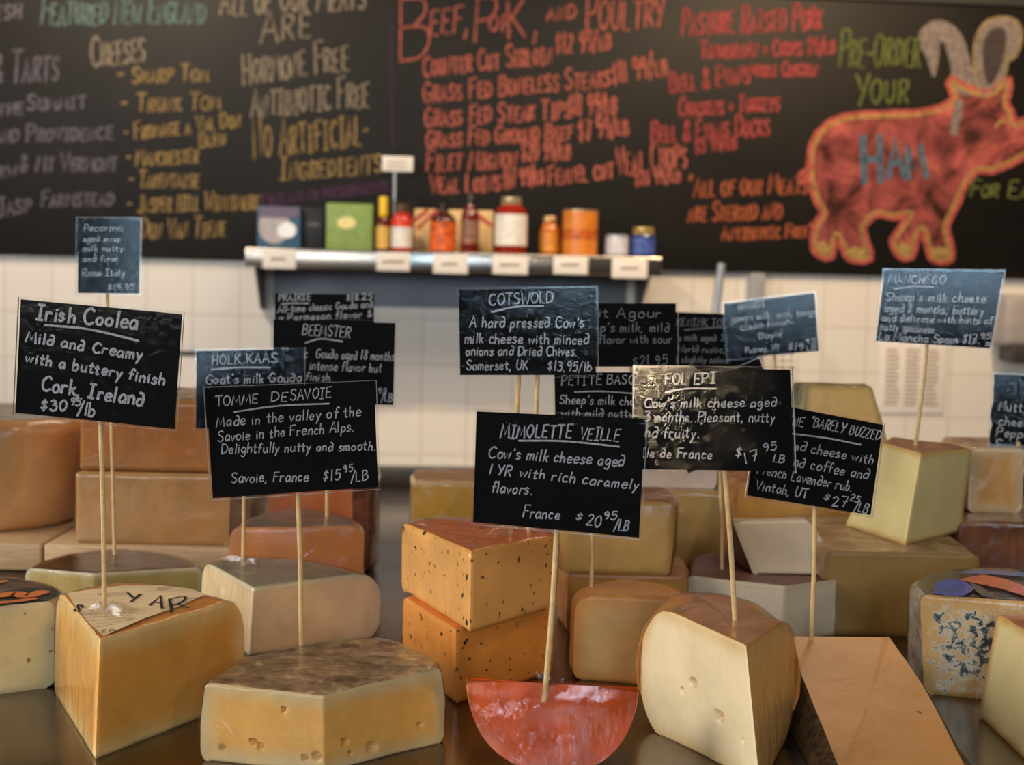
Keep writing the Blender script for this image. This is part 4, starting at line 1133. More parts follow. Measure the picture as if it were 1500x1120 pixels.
fn_ = Vector((0, math.sin(tilt0), -math.cos(tilt0))).cross(xd_); bn_ = xd_.cross(Vector((0, math.sin(tilt1), -math.cos(tilt1))))
fo = mesh_obj('cling_film', [p + (fn_ if k < len(vf) // 2 else bn_) * (.0012 + .0012 * max(0, nz3(p, 60, 4))) for k, p in enumerate(vf)], ff, FILM_M, mim, angle=70)
for o in (po, fo):
    bm = bmesh.new(); bm.from_mesh(o.data); bmesh.ops.remove_doubles(bm, verts=bm.verts, dist=1e-6); bmesh.ops.recalc_face_normals(bm, faces=bm.faces); bm.to_mesh(o.data); bm.free()
fn = Vector((0, -math.cos(tilt0), -math.sin(tilt0)))
d0_ = Vector((0, math.sin(tilt0), -math.cos(tilt0)))
fn = d0_.cross(xd_).normalized(); fn = fn if fn.y < 0 else -fn
def on_face(px, py):
    d = ray(px, py); t = (C0 - CAM).dot(fn) / d.dot(fn); return CAM + d * t
MIMP = on_face(798, 1018)
pleats(mim, MIMP + fn * .001, fn, .016, seed=9, ax=xd_)

# ---- tan half wheel behind the slice, and the stacks behind that
D = on(0, 838, 995).y; z1 = zat(843, 872, D)
Lc = (on(z1, 843, 872), on(0, 838, 995)); Rc = (on(z1, 1010, 876), on(0, 1010, 1008))
bk = away(pb(z1, 0, (992, 862), (958, 852), (910, 847), (872, 853), (850, 862)), Lc[0].x + .04, Lc[0].y, .007)
cheese('cheese_half_wheel', 'small tan half wheel with a smooth orange top behind the glossy red-orange slice', 'cheese', [('c', [Lc, Rc]), ('r', [Rc] + bk + [Lc])],
    paste('paste_tan', srgb(222, 172, 104), srgb(214, 146, 74), .012, coat=.2), rind('rind_tan', srgb(216, 142, 70), srgb(228, 160, 92), 25, .5, .12, .2), rt=(.010, .012), rb=(.008, .01), nz=24, seed=11.1)
z_tan = z1
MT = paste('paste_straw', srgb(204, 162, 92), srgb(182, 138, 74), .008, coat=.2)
RB = rind('rind_brown', srgb(128, 78, 42), srgb(170, 116, 66), 50, .6, .5, .2)
z15 = zat(830, 842, 1.165)
def slab(name, label, x0, x1, ypix, D0, D1, z0, z1, mp, mr, tilt=0.0, topx=None, mtop=None, **kw):
    a, b = atd(x0, ypix, D0), atd(x1, ypix, D0 + tilt)
    sc = D1 / D0
    ta, tb = (atd(topx[0], ypix, D0), atd(topx[1], ypix, D0 + tilt)) if topx else (a, b)
    bl, br = at(ta.x, D1, 0), at(tb.x, D1 + tilt, 0)
    g = lambda p, q: (Vector((p.x, p.y, z1)), Vector((q.x, q.y, z0)))
    L_, R_ = g(ta, a), g(tb, b)
    m1 = (at(tb.x + .006, (b.y + br.y) / 2, z1), at(b.x + .006, (b.y + br.y) / 2, z0)); m3 = (at(ta.x - .006, (a.y + bl.y) / 2, z1), at(a.x - .006, (a.y + bl.y) / 2, z0))
    m2 = (at((bl.x + br.x) / 2, br.y + .006, z1), at((bl.x + br.x) / 2, br.y + .006, z0))
    return cheese(name, label, 'cheese', [('c', [L_, R_]), ('r', [R_, m1, g(br, br), m2, g(bl, bl), m3, L_])], mp, mr, mtop, **kw)
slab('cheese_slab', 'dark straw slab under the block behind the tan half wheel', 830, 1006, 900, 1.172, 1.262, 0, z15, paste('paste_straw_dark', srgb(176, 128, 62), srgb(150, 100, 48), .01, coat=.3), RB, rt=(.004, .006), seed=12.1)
z16 = zat(983, 735, 1.175)
slab('cheese_slab', 'straw coloured block with a reddish rind, behind the card priced 20.95', 826, 981, 838, 1.172, 1.255, z15, z16, MT, RB, topx=(820, 985), rt=(.005, .008), rb=(.003, .004), bulge=.002, curved_cut=.002, film=FILM, seed=12.9)
z_straw = z16
z17 = zat(1010, 717, 1.47)
slab('cheese_slab', 'pale yellow slab under the white wrapped block', 930, 1092, 830, 1.455, 1.545, 0, z17, paste('paste_pale_yellow', srgb(206, 172, 106), srgb(190, 148, 80), .008, coat=.4, specks=[(45, .14, srgb(150, 110, 50))]), rind('rind_yellow', srgb(186, 150, 84), srgb(206, 176, 110), 30), film=FILM, seed=13.3)
za = zat(1000, 660, 1.5)
slab('cheese_block', 'white wrapped block on the pale yellow slab below the Ile de France card', 938, 1050, 700, 1.475, 1.535, z17, za, paste('paste_white', srgb(226, 214, 206), srgb(226, 214, 206), .004, .04, coat=.3), rind('rind_white', srgb(222, 210, 200), srgb(230, 220, 212), 30, .5, .1), film=FILM, rt=(.002, .003), seed=13.9)
z_white = za
# yellow piece left of the card priced 20.95
z18 = zat(660, 702, 1.34)
slab('cheese_block', 'yellow film wrapped block behind the upper herb flecked wedge', 606, 738, 760, 1.33, 1.41, 0, z18, paste('paste_yellow', srgb(216, 166, 62), srgb(206, 156, 66), .008, coat=.6, wrinkle=.5), rind('rind_yellow_wrap', srgb(196, 140, 56), srgb(216, 166, 76), 30, .3, .2, .6), film=FILM_MESSY, rt=(.002, .003), seed=14.4)
z_yel = z18
# tan block and the wedge on it
z30 = zat(1150, 692, 1.48)
slab('cheese_block', 'large orange-tan block behind the card priced 27.25', 1078, 1252, 800, 1.40, 1.50, 0, z30, paste('paste_orange_tan', srgb(206, 146, 66), srgb(190, 130, 58), .012, coat=.3), RB, rt=(.004, .006), seed=15.1)
z_tanb = z30
t1 = zat(1228, 564, 1.45)
bl, br = atd(1166, 690, 1.43), atd(1318, 690, 1.43); tl, tr = atd(1181, 567, 1.455), atd(1277, 563, 1.455)
q0, q1, q2, q3 = (Vector((tl.x, tl.y, t1)), Vector((bl.x, bl.y, z30))), (Vector((tr.x, tr.y, t1)), Vector((br.x, br.y, z30))), (at(tr.x, 1.485, t1), at(br.x, 1.495, z30)), (at(tl.x - .006, 1.485, t1), at(bl.x - .008, 1.495, z30))
mid = lambda a, b: (a[0].lerp(b[0], .5), a[1].lerp(b[1], .5))
cheese('cheese_wedge', 'tan wedge with a grey-green rind standing tallest at the back of the counter', 'cheese', [('c', [q0, q1]), ('r', [q1, mid(q1, q2), q2, mid(q2, q3), q3, mid(q3, q0), q0])], paste('paste_tan_back', srgb(206, 166, 96), srgb(150, 128, 74), .006, coat=.6, wrinkle=.4),
    rind('rind_grey_green', srgb(112, 100, 70), srgb(160, 148, 116), 40), rt=(.003, .004), rb=(.003, .004), nz=20, seed=15.7)

# ---- white wedges with a maroon rind
D = on(0, 1150, 962).y; D = 1.16; zw = zat(1150, 858, D)
z_maroon = zw
tp = pb(zw, 0, (1008, 843), (1150, 858), (1238, 847)); bk = [pair(at(atd(1232, 840, 1.27).x, 1.27, zw), None, 0), pair(at(tp[1][0].x - .01, 1.305, zw), None, 0), pair(at(tp[0][0].x + .02, 1.285, zw), None, 0)]
MAR = rind('rind_maroon', srgb(72, 26, 24), srgb(104, 46, 40), 50, .5, .4, .15)
WP = paste('paste_chalk_white', srgb(206, 188, 162), srgb(190, 170, 142), .006, .05, coat=.2)
cheese('cheese_wedge', 'white wedge with a maroon top rind carrying another white wedge', 'cheese', [('c', tp), ('r', [tp[-1]] + bk + [tp[0]])], WP, MAR, rt=(.003, .004), rb=(.003, .004), seed=16.2)
fl, frr = on(zw + .0005, 1103, 841), on(zw + .0005, 1240, 843)
tl, tr = atd(1073, 764, fl.y + .045), atd(1187, 763, fl.y + .05)
b2l, b2r = at(tl.x + .004, fl.y + .075, 0), at(frr.x - .006, fl.y + .08, 0)
p0 = (tl, fl); p1 = (tr, frr); p2 = (at(tr.x + .002, fl.y + .075, tr.z - .001), at(b2r.x, b2r.y, zw + .0005)); p3 = (at(tl.x + .003, fl.y + .07, tl.z - .001), at(fl.x - .012, b2l.y, zw + .0005))
cheese('cheese_wedge', 'white wedge lying on the maroon rinded wedge, its cut face slanting up', 'cheese', [('c', [p0, p1, p2, p3]), ('r', [p3, mid(p3, p0), p0])], WP, MAR, top_is_paste=True, rt=(.001, .002), rb=(.001, .002), corner=.004, cutr=.003, nz=16, seed=16.8)

# ---- rounded yellow-white wedge with holes (front, right of the middle)
A1 = on(0, 1113, 1150); zf = zat(1093, 946, A1.y)
z_fol = zf
A = (on(zf, 1093, 946), A1); Lp, Rp = on(0, 940, 1060), on(0, 1180, 1072)
Rp = at(.1885, .912, 0)
Lc, Rc = (at(Lp.x, Lp.y, zf), Lp), (at(Rp.x, Rp.y, zf), Rp)
bk = [pair(at(x, y, zf), None, 0) for x, y in ((.186, .955), (.160, .985), (.128, .990), (.100, .978))]
hl = []
for px, py, rx, rz in ((1021, 998, .0046, .0034), (1003, 1010, .0022, .0022), (1058, 1046, .0055, .0036), (1062, 1030, .0018, .003), (1093, 1083, .003, .0025)):
    hl.append((face_hole(A[1], Lp, 0, 0, [(px, py, .001)])[0][0], rx, rz, .011))
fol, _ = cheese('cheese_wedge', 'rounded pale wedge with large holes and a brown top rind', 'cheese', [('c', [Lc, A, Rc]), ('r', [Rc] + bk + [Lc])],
    paste('paste_holey', srgb(246, 224, 180), srgb(232, 198, 140), .010, .06, coat=.35), rind('rind_toasted', srgb(178, 106, 46), srgb(212, 144, 74), 40, .45, .3, .4), film=FILM, rt=(.032, .044), rb=(.024, .032), nz=64, step=.0012, holes=hl, corner=.003, bulge=.005, side=paste('paste_shaded_side', srgb(206, 158, 94), srgb(196, 138, 72), .010, .06, coat=.35), seed=17.4)  # tan side paste carries shade in its colour

# ---- tan wedge lying with its cut face up, dark speckled rind at the sides
TL, TR, BL = atd(1148, 931, .985), atd(1305, 932, 1.0), atd(1228, 1130, .835)
n_ = (TR - TL).cross(BL - TL); d_ = ray(1424, 1136); BR = CAM + d_ * ((TL - CAM).dot(n_) / d_.dot(n_))
MR = TR.lerp(BR, .42) + (TR - TL).normalized() * .004
gz = lambda p, dx=0, dy=0: Vector((p.x + dx, p.y + dy, 0))
cT = [(TR, gz(TR, .006, .006)), (TL, gz(TL, -.004, .006))]
cB = [(BL, gz(BL, -.014, -.004)), (BR, gz(BR, .008, -.004))]
cheese('cheese_wedge', 'tan wedge lying with its broad cut face up and a dark speckled side rind', 'cheese', [('c', cT), ('r', [cT[1], mid(cT[1], cB[0]), cB[0]]), ('c', cB), ('r', [cB[1], (MR, gz(MR, .008)), cT[0]])],
    paste('paste_coffee_rubbed', srgb(214, 150, 82), srgb(214, 150, 82), .004, .07, specks=[(60, .10, srgb(120, 70, 30))]), rind('rind_coffee', srgb(46, 34, 24), srgb(112, 86, 56), 140, .7, .8, .1), top_is_paste=True, rt=(.0015, .002), rb=(.001, .002), nz=14, rough=.00012, seed=18.5)

# ---- blue veined half wheel in printed foil
D = on(0, 1355, 1016).y; z1 = zat(1348, 870, D)
fr_ = [(on(z1, 1348, 870), on(0, 1354, 1016)), (on(z1, 1545, 884), on(0, 1545, 1036))]
bk = pb(z1, 0, (1580, 856), (1520, 836), (1436, 831), (1372, 838), (1334, 853))
blu, _ = cheese('cheese_half_wheel', 'blue veined half wheel with a blue and orange printed foil top', 'cheese', [('c', fr_), ('r', [fr_[-1]] + bk + [fr_[0]])],
    paste('paste_blue_veined', srgb(206, 164, 104), srgb(206, 156, 88), .008, .08, coat=.3, veins=(srgb(92, 98, 92), srgb(44, 50, 50))), rind('foil_side', srgb(120, 100, 80), srgb(196, 180, 160), 50, .25, .8, .6), rt=(.004, .006), rb=(.004, .006), film=FILM, nz=20, seed=19.2,
    mtop=rind('printed_foil_top', srgb(58, 44, 36), srgb(100, 82, 66), 30, .25, .5, .6))
for nm, pts, c in (('foil_print', [(1366, 868), (1372, 852), (1392, 846), (1412, 850), (1428, 862), (1412, 872), (1390, 873)], (24, 60, 170)), ('foil_print', [(1404, 848), (1440, 841), (1476, 848), (1510, 862), (1500, 872), (1468, 862), (1440, 856)], (222, 96, 44)),
                   ('foil_print', [(1420, 852), (1436, 858), (1456, 872), (1440, 873), (1428, 864)], (52, 40, 34)), ('foil_print', [(1394, 838), (1440, 834), (1500, 838), (1500, 844), (1440, 840)], (70, 96, 160))):
    q = [on(z1 + .0022, *p) for p in pts]; o = mesh_obj(nm, q, [tuple(range(len(q)))], plain(nm + str(c[0]), srgb(*c), .3, coat=.5, mott=.2), blu, smooth=False)
    if o.data.polygons[0].normal.z < 0: o.data.flip_normals()

# ---- pale green-white wedge at the right edge
z1 = zat(1461, 898, 1.0)
Lc = (on(z1, 1461, 899), on(0, 1433, 1049)); A = (on(z1, 1560, 960), on(0, 1542, 1152)); Rr = pair(at(.45, .93, z1), None, 0)
cheese('cheese_wedge', 'pale wedge with a reddish top rind at the right edge before the blue veined wheel', 'cheese', [('c', [Lc, A, Rr]), ('r', [Rr, pair(at(.43, .985, z1), None, 0), pair(at(.385, 1.0, z1), None, 0), Lc])],
    paste('paste_green_white', srgb(226, 206, 148), srgb(200, 150, 84), .007, .06, specks=[(30, .06, srgb(70, 70, 40))]), rind('rind_reddish', srgb(140, 70, 30), srgb(190, 104, 52), 40, .3, .3, .6), rt=(.004, .006), rb=(.003, .004), nz=20, seed=20.3)

# ---- tall pale wedge on a straw slab, and the amber pile at the right
z26 = zat(1330, 806, 1.2)
slab('cheese_slab', 'straw slab with a mottled brown top carrying the tall pale wedge', 1205, 1432, 870, 1.19, 1.37, 0, z26, paste('paste_straw_green', srgb(152, 118, 64), srgb(140, 104, 54), .008, coat=.2, specks=[(40, .08, srgb(140, 96, 40))]), rind('rind_mottled', srgb(120, 88, 58), srgb(176, 146, 106), 50, .5, .5, .3, srgb(206, 190, 160)), rt=(.006, .008), rb=(.003, .004), seed=21.6)
A0 = on(z26, 1326, 799); zm_ = zat(1349, 664, A0.y)
A = (on(zm_, 1349, 664), A0); Lc = (on(zm_, 1293, 648), on(z26, 1238, 769)); Rc = (on(zm_, 1424, 657), on(z26, 1407, 779))
zz = lambda x, y: (at(x, y, zm_), at(x, y, z26))
bk = [zz(Rc[0].x - .004, Rc[0].y + .04), zz(Rc[0].x - .03, Rc[0].y + .065), zz(Lc[0].x + .02, Lc[0].y + .05)]
man, _ = cheese('cheese_wedge', 'tall pale wedge with a ribbed brown top rind standing on the straw slab', 'cheese', [('c', [Lc, A, Rc]), ('r', [Rc] + bk + [Lc])], paste('paste_manchego', srgb(226, 206, 144), srgb(206, 164, 96), .006, .05, coat=.3),
    rind('rind_ribbed', srgb(112, 70, 42), srgb(178, 130, 88), 70, .5, .9, .3), rt=(.004, .006), rb=(.003, .004), nz=24, corner=.004, seed=22.2)
z_manch = zm_
z27 = zat(1450, 760, 1.3)
slab('cheese_slab', 'glossy amber-brown wrapped slab beside the straw slab', 1402, 1600, 850, 1.285, 1.425, 0, z27, paste('paste_amber', srgb(128, 72, 34), srgb(112, 62, 32), .012, .2, .25, .1, .8, wrinkle=.5), rind('rind_amber', srgb(140, 92, 52), srgb(176, 126, 78), 30, .25, .2, .8), film=FILM_MESSY, rt=(.008, .01), seed=23.4)
z28 = zat(1460, 652, 1.36)
slab('cheese_block', 'pale orange wrapped block on the amber-brown slab', 1417, 1497, 745, 1.335, 1.42, z27, z28, paste('paste_pale_orange', srgb(222, 166, 92), srgb(214, 186, 140), .014, .12, .35, .1, .6, wrinkle=.6), rind('rind_pale_orange', srgb(206, 160, 100), srgb(224, 190, 140), 30, .35, .2, .6), film=FILM_MESSY, rt=(.003, .004), seed=24.1)
z_pale = z28

# ================================================================== PRICE CARDS ON SKEWERS
def price_card(label, quad, D, lean=0.0, yaw=0.0, lines=(), stick=None, foot=None, wd=.0011, ink_mat=None, slant=.12, sleeve=True, group=None, torn=False, stick2=None, foot2=None):
    """quad: the card's corners in the photograph (tl, tr, br, bl); stick: (px, py) where it leaves the card; foot: world point where it enters the cheese"""
    c = Vector((sum(p[0] for p in quad) / 4, sum(p[1] for p in quad) / 4))
    cw = atd(c.x, c.y, D)
    nrm = Vector((math.sin(yaw), -math.cos(yaw) * math.cos(lean), math.sin(lean))).normalized()
    def pl(px, py, off=0.0):
        d = ray(px, py); o = cw + nrm * off
        return CAM + d * ((o - CAM).dot(nrm) / d.dot(nrm))
    ft = Vector(foot) if foot is not None else None
    root = empty('price_card', ft if ft is not None else pl(c.x, quad[2][1]), label, 'price card', group)
    def sheet(name, corners, t0, t1, mat, mats=None, sub=1):
        v = []
        P4 = [pl(*p) for p in corners]
        for t in (t0, t1): v += [p + nrm * t for p in P4]
        f = [(4, 5, 6, 7), (3, 2, 1, 0)] + [(i, (i + 1) % 4, 4 + (i + 1) % 4, 4 + i) for i in range(4)]
        o = mesh_obj(name, v, f, mat, root, smooth=False, mats=mats, midx=[0, 0, 1, 1, 1, 1] if mats else None)
        bm = bmesh.new(); bm.from_mesh(o.data); bmesh.ops.recalc_face_normals(bm, faces=bm.faces); bm.to_mesh(o.data); bm.free()
        return o
    if torn:
        # hand torn edge on the left
        v, rng = [], random.Random(3)
        tl, tr, br, bl = [Vector(p) for p in quad]
        left = [tl.lerp(bl, k / 12) + Vector((rng.uniform(-2.2, 2.2), 0)) for k in range(13)]
        ring_ = left + [br, tr]; n = len(ring_)
        P4 = [pl(p.x, p.y) for p in ring_]
        v = [p for p in P4] + [p + nrm * .0006 for p in P4]
        f = [tuple(range(n, 2 * n)), tuple(reversed(range(n)))] + [(i, (i + 1) % n, n + (i + 1) % n, n + i) for i in range(n)]
        mesh_obj('card', v, f, CARD, root, smooth=False)
    else:
        sheet('card', quad, 0, .0006, CARD)
    ink = Ink()
    for ln in lines:
        if ln[0] == 'u':
            q = [Vector(p) for p in ln[1:]]
            if len(q) == 2: q = [q[0], q[0].lerp(q[1], .5) + Vector((0, -1.2)), q[1]]
            ink.stroke([pl(p.x, p.y, .0008) for p in crom(q)], wd * 1.15, nrm); continue
        t, x0, y0, x1, y1, h = ln[:6]
        k = ln[6] if len(ln) > 6 else 1.0
        for s in text_strokes(t, (x0, y0), (x1, y1), h, slant, random.Random(hash_(t, x0))):
            s = clip(s, quad)
            if len(s) > 1: ink.stroke([pl(p.x, p.y, .0008) for p in s], wd * k * .88, nrm)
    if ink.v: ink.build('lettering', ink_mat or CHALK, root)
    if sleeve:
        e = 3.2; q = []
        for p in quad:
            d = (Vector(p) - c); q.append((p[0] + e * (1 if d.x > 0 else -1), p[1] + e * (1 if d.y > 0 else -1)))
        sheet('plastic_sleeve', q, -.0006, .0018, SLEEVE, [SLEEVE, SLEEVE_EDGE])
    if stick and ft is not None:
        top = pl(*stick, off=-.0028)
        d = (top - ft)
        e_ = pl(stick[0] - (stick[0] - c.x) * .15, stick[1] - (stick[1] - c.y) * .7, -.0028)
        p_ = [ft - d.normalized() * .004, ft.lerp(top, .5) + Vector((.0005, 0, 0)), ft.lerp(top, .9), top + (e_ - top) * .2 , e_]
        vs, fs = sweep(crom(p_, 4), .00165)
        mesh_obj('skewer', vs, fs, BAMBOO, root)
    if stick2:
        t2 = pl(*stick2, off=-.0028); f2 = Vector(foot2)
        vs, fs = sweep([f2 - (t2 - f2).normalized() * .004, f2.lerp(t2, .5), t2, pl(stick2[0], stick2[1] - 60, -.0028)], .00165)
        mesh_obj('skewer', vs, fs, BAMBOO, root)
    return root
def sweep(pts, r, n=10):
    vs, fs = [], []
    for i, p in enumerate(pts):
        d = (pts[min(i + 1, len(pts) - 1)] - pts[max(i - 1, 0)]).normalized()
        a = d.cross(Vector((0.1, 1, 0.05))).normalized(); b = d.cross(a)
        for k in range(n): vs.append(p + a * r * math.cos(2 * math.pi * k / n) + b * r * math.sin(2 * math.pi * k / n))
    for i in range(len(pts) - 1):
        for k in range(n):
            q, u = i * n + k, i * n + (k + 1) % n; fs.append((q, q + n, u + n, u))
    fs.append(tuple(range(n))); fs.append(tuple(reversed(range((len(pts) - 1) * n, len(pts) * n))))
    return vs, fs
def hash_(t, x): return sum(ord(ch) * (i + 1) for i, ch in enumerate(t)) + int(x)
def clip(s, quad):
    x0 = min(quad[0][0], quad[3][0]) + 1; x1 = max(quad[1][0], quad[2][0]) - 1
    y1 = max(quad[2][1], quad[3][1]) - 1
    out = []
    for p in s:
        if x0 <= p.x <= x1 and p.y <= y1: out.append(p)
        elif out: break
    return out

ft = on(z_irish, 153, 895)
price_card('black card reading Irish, Cork, priced 30.95, on the orange wedge', [(31, 438), (267, 460), (256, 628), (23, 604)], ft.y, R(1), 0, [
    ('Irish Coolea', 52, 467, 200, 482, 22, 1.5), ('u', (66, 476), (130, 482), (203, 499)), ('Mild and Creamy', 37, 500, 207, 527, 16, 1.3), ('with a buttery finish', 37, 530, 240, 564, 16, 1.3),
    ('Cork, Ireland', 60, 571, 209, 595, 21, 1.5), ('$30', 59, 600, 97, 602, 16, 1.3), ('95', 102, 592, 116, 595, 11), ('/lb', 113, 607, 138, 610, 19, 1.2)], (148, 622), ft, .00125, CHALK, .05)
ft = on(z_tomme, 441, 944)
price_card('black card from Savoie, France, priced 15.95, on the brown rinded chunk', [(302, 570), (548, 560), (554, 713), (312, 729)], ft.y, R(-1), 0, [
    ('TOMME', 315, 595, 378, 590, 14), ('DE', 397, 588, 421, 587, 14), ('SAVOIE', 425, 586, 485, 582, 15), ('u', (343, 603), (410, 594), (482, 591)), ('Made in the valley of the', 317, 625, 528, 609, 15), ('Savoie in the French Alps.', 319, 647, 518, 631, 15),
    ('Delightfully nutty and smooth.', 324, 664, 550, 659, 14), ('Savoie, France', 338, 707, 451, 704, 15), ('$15', 473, 704, 498, 703, 15), ('95', 503, 692, 516, 690, 10), ('/LB', 514, 706, 539, 703, 14)], (437, 724), ft, .00095, CHALK, .14)
ft = on(z_ivory, 356, 826)
price_card('black card about goat milk with a blue sheen, on the ivory wedge', [(288, 514), (444, 511), (442, 624), (287, 627)], ft.y, R(3.1), R(13.8), [
    ("HOLK KAAS", 310, 534, 405, 531, 14), ('u', (309, 541), (350, 538), (396, 538)), ("Goat's milk Gouda", 301, 562, 441, 559, 13)], (358, 626), ft, .0011, CHALK, .08)
ft = on(z_orange, 479, 757)
price_card('black card about Gouda aged 18 months, on the grey topped orange cheese', [(401, 468), (579, 473), (576, 593), (399, 589)], ft.y, R(-1), 0, [
    ('BEEMSTER', 442, 490, 512, 494, 15), ('u', (447, 502), (470, 496), (502, 500)), ('Classic', 409, 522, 450, 523, 13), ('Gouda aged 18 months', 463, 524, 577, 528, 13), ('intense flavor but', 453, 541, 558, 545, 13),
    ('finish.', 447, 557, 487, 558, 12), ('95', 553, 576, 565, 577, 8), ('/LB', 558, 588, 574, 588, 13)], (478, 592), ft, .001, CHALK, .1)
ft = at(atd(470, 700, 1.47).x, 1.47, z_tallo)
price_card('partly hidden black card behind the Gouda card, priced 18.25', [(403, 430), (548, 431), (548, 520), (403, 520)], 1.47, 0, 0, [
    ('PRAIRIE', 408, 441, 454, 439, 9), ('u', (412, 445), (430, 444), (452, 444)), ('$18.25', 507, 440, 544, 439, 9), ('All-time classic Gouda and', 407, 458, 546, 450, 10), ('a Parmesan flavor &', 408, 470, 545, 464, 10)], (470, 518), ft, .0011, CHALK, .1, sleeve=False)
ft = on(z_black, 168, 812)
price_card('small upright black card high behind the Irish card, half blue with reflection', [(115, 321), (205, 321), (204, 430), (114, 429)], ft.y + .01, R(4), R(10.7), [
    ('Pecorino', 122, 338, 178, 338, 10), ('aged ewes', 121, 354, 176, 354, 9), ('milk nutty', 121, 368, 180, 368, 9), ('and firm', 121, 383, 170, 383, 9), ('Rome Italy', 120, 404, 182, 404, 10), ('$19.95', 158, 424, 196, 424, 8)], (157, 430), ft, .001, CHALK, .1)
ft = on(z_herb, 775, 779)
price_card('black card about minced onions and chives, priced 13.95', [(672, 424), (873, 421), (873, 549), (674, 549)], ft.y, R(1.0), R(.6), [
    ('COTSWOLD', 717, 447, 810, 443, 16), ('u', (720, 457), (756, 449), (796, 448)), ("A hard pressed Cow's", 688, 479, 855, 480, 16), ('milk cheese with minced', 680, 502, 862, 504, 15), ('onions and Dried Chives.', 682, 520, 845, 521, 14), ('Somerset, UK', 683, 542, 773, 541, 14), ('$13.95/lb', 802, 542, 866, 544, 14)], (788, 550), ft, .0011, CHALK, .08, stick2=(760, 550), foot2=on(z_herb, 750, 772))
ft = at(atd(760, 700, 1.38).x - .004, 1.375, z_yel)
ft = at(atd(925, 700, 1.225).x, 1.225, z_straw)
price_card('black card about mild sheep milk, priced 21.95, half behind the chives card', [(826, 444), (990, 444), (990, 537), (826, 537)], ft.y, R(-2), 0, [
    ('Petit Agour', 838, 464, 968, 465, 15), ("Sheep's milk, mild", 842, 485, 980, 486, 13), ('flavor with sour', 877, 503, 984, 502, 12), ('$21.95', 927, 536, 977, 533, 14)], (925, 536), ft, .001, CHALK_DIM, .05)
ft = at(atd(1040, 700, 1.30).x, 1.50, z_white)
price_card('faded black card about milk aged 3-5 months, right of the card priced 21.95', [(962, 456), (1107, 461), (1110, 560), (966, 560)], 1.45, R(-2), 0, [
    ('BREKENINK TOMME', 966, 477, 1085, 478, 11), ('u', (1003, 483), (1040, 480), (1072, 479)), ("Cow's milk aged 3-5 months", 970, 498, 1110, 500, 9), ('old World rustic, simple,', 972, 515, 1103, 517, 9), ('and slightly saline.', 976, 530, 1070, 532, 9)], (1035, 560), at(atd(1036, 700, 1.46).x, 1.50, z_white), .001, CHALK_DIM, .1)
price_card('tilted black card with a blue sheen priced 19.95, behind the tan wedge', [(1060, 445), (1193, 429), (1199, 514), (1068, 525)], 1.44, R(1.5), R(-4), [
    ('HAVARTI', 1082, 455, 1120, 449, 9), ("goat's milk, mild, tangy", 1072, 471, 1195, 460, 9), ('clean finish.', 1085, 484, 1162, 474, 9), ('Doyle', 1112, 497, 1145, 492, 9), ('Putney, VT', 1092, 517, 1142, 512, 8), ('$19', 1154, 511, 1176, 513, 10), ('95', 1180, 503, 1194, 502, 7), ('LB', 1182, 513, 1195, 512, 7)], (1134, 520), at(atd(1134, 700, 1.435).x, 1.42, z_tanb), .001, CHALK, .1)
ft = on(z_tan, 866, 860)
price_card('black card about Basque sheep milk, mostly hidden by the cards before it', [(812, 545), (968, 545), (966, 650), (814, 650)], ft.y, R(1), 0, [
    ('PETITE BASQUE', 822, 564, 950, 562, 14), ('u', (842, 574), (880, 573), (926, 576)), ("Sheep's milk cheese", 820, 591, 950, 594, 13), ('with mild nutty', 822, 610, 927, 611, 12)], (869, 650), ft, .001, CHALK, .08)
ft = MIMP
price_card('black card from France priced 20.95, stuck in the glossy red-orange slice', [(698, 602), (945, 613), (936, 787), (693, 764)], ft.y + .012, R(1.5), 0, [
    ('MIMOLETTE', 733, 641, 836, 641, 19, 1.2), ('VEILLE', 849, 643, 906, 646, 18), ('u', (760, 645), (830, 646), (907, 654)), ("Cow's milk cheese aged", 715, 670, 913, 683, 16), ('1 YR', 715, 694, 748, 697, 15), ('with rich caramely', 760, 698, 934, 717, 15),
    ('flavors.', 719, 721, 779, 724, 16), ('France', 765, 757, 819, 761, 17), ('$', 843, 761, 852, 762, 11), ('20', 858, 769, 878, 772, 16), ('95', 883, 760, 902, 762, 12), ('/LB', 899, 776, 920, 778, 16)], (816, 776), ft, .00098, CHALK, .16)
ft = on(z_fol - .004, 1077, 917)
price_card('black card from the Ile de France priced 17.95, on the holey wedge', [(930, 538), (1157, 541), (1162, 690), (930, 687)], ft.y + .012, R(9.2), R(9.8), [
    ('FOL EPI', 973, 563, 1047, 561, 15), ('u', (975, 575), (1005, 569), (1049, 569)), ("Cow's milk cheese aged", 943, 597, 1137, 595, 14), ('3 months. Pleasant, nutty', 944, 617, 1134, 618, 15), ('and fruity.', 934, 640, 1024, 641, 16), ('Ile de France', 938, 669, 1042, 672, 14),
    ('$', 1077, 669, 1086, 669, 14), ('17', 1091, 680, 1112, 673, 16), ('95', 1118, 662, 1137, 659, 12), ('LB', 1132, 676, 1148, 678, 11)], (1062, 690), ft, .00095, CHALK, .12)
ft = on(z_maroon, 1057, 833)
price_card('crooked black card behind the Ile de France card, only its corners showing', [(966, 592), (1112, 525), (1154, 630), (1008, 693)], ft.y, R(-2), 0, [], (1055, 676), ft, .001, CHALK)
ft = TL + (TR - TL) * .24 + (BL - TL) * .03
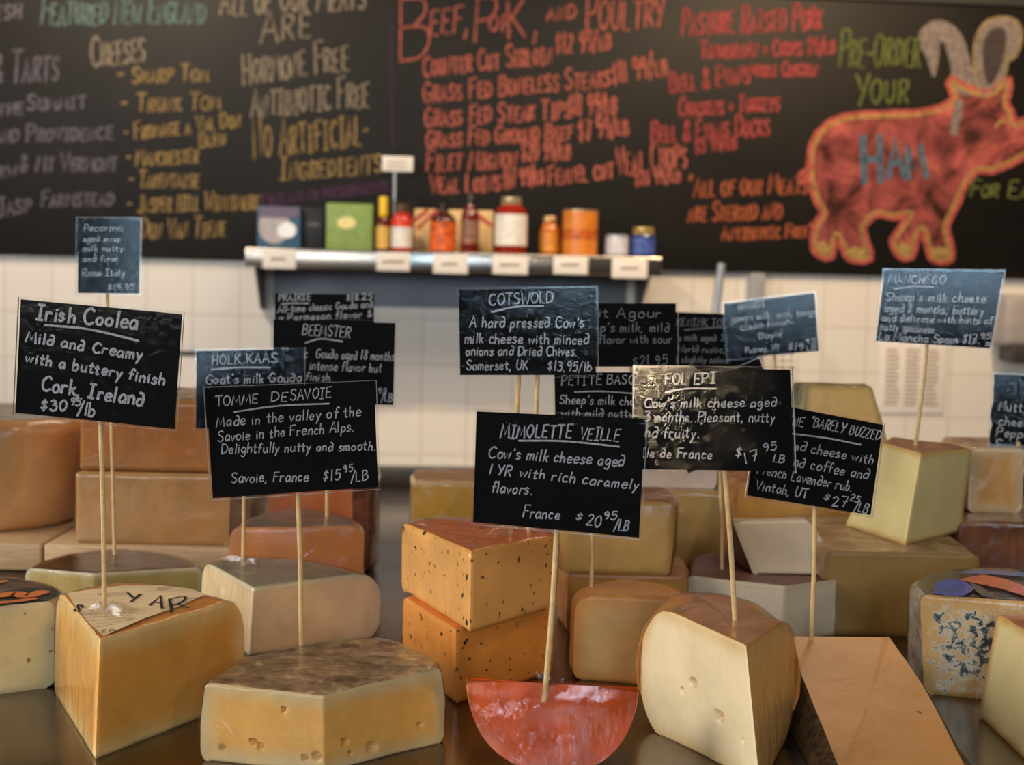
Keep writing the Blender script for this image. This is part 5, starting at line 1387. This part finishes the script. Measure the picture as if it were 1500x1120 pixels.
price_card('black card about coffee and lavender rub, priced 27.25, on the tan lying wedge', [(1116, 588), (1293, 622), (1275, 754), (1094, 725)], ft.y, R(0), 0, [
    ('DIVINE', 1126, 617, 1176, 625, 13), ('"BARELY', 1186, 624, 1236, 634, 14), ('BUZZED"', 1243, 636, 1293, 646, 14), ('u', (1160, 635), (1215, 642), (1261, 651)), ('Handied cheese with', 1117, 650, 1278, 680, 14), ('a blend coffee and', 1122, 675, 1271, 702, 15),
    ('French Lavender rub.', 1108, 693, 1247, 720, 15), ('Vintah, UT', 1106, 717, 1182, 729, 14), ('$', 1206, 731, 1214, 733, 9), ('27', 1218, 741, 1240, 742, 15), ('25', 1244, 732, 1256, 737, 10), ('/LB', 1251, 747, 1269, 752, 14)], (1194, 742), ft, .00098, CHALK, .12)
ft = on(z_manch, 1341, 652)
price_card('black card about sheep milk from La Mancha, priced 17.95, on the tall pale wedge', [(1296, 396), (1470, 398), (1450, 510), (1283, 499)], ft.y, R(1.2), R(-8), [
    ('MANCHEGO', 1301, 415, 1384, 415, 12), ('u', (1310, 423), (1340, 419), (1367, 420)), ("Sheep's milk cheese", 1297, 440, 1443, 443, 13), ('aged 8 months, buttery', 1295, 456, 1440, 461, 12), ('and delicate with hints of', 1291, 470, 1453, 475, 11),
    ('nutty spiciness.', 1289, 483, 1371, 488, 11), ('La Mancha Spain', 1287, 497, 1402, 503, 11), ('$17', 1409, 502, 1429, 504, 14), ('95', 1434, 495, 1450, 497, 8), ('LB', 1433, 509, 1450, 510, 8)], (1358, 507), ft, .00115, CHALK, .16)
ft = at(atd(1490, 700, 1.36).x, 1.36, z_pale)
price_card('torn edged black card with a blue sheen at the right picture edge', [(1457, 548), (1570, 552), (1566, 690), (1448, 674)], ft.y, R(2.8), R(-10), [
    ('Nutty hard', 1462, 601, 1550, 606, 13), ('cheese with', 1462, 622, 1556, 628, 12), ('Peppercorn', 1459, 638, 1552, 646, 12), ('Spices', 1456, 656, 1510, 662, 13), ('Vintage', 1472, 671, 1528, 680, 12)], (1500, 682), ft, .0012, CHALK, .12, torn=True)
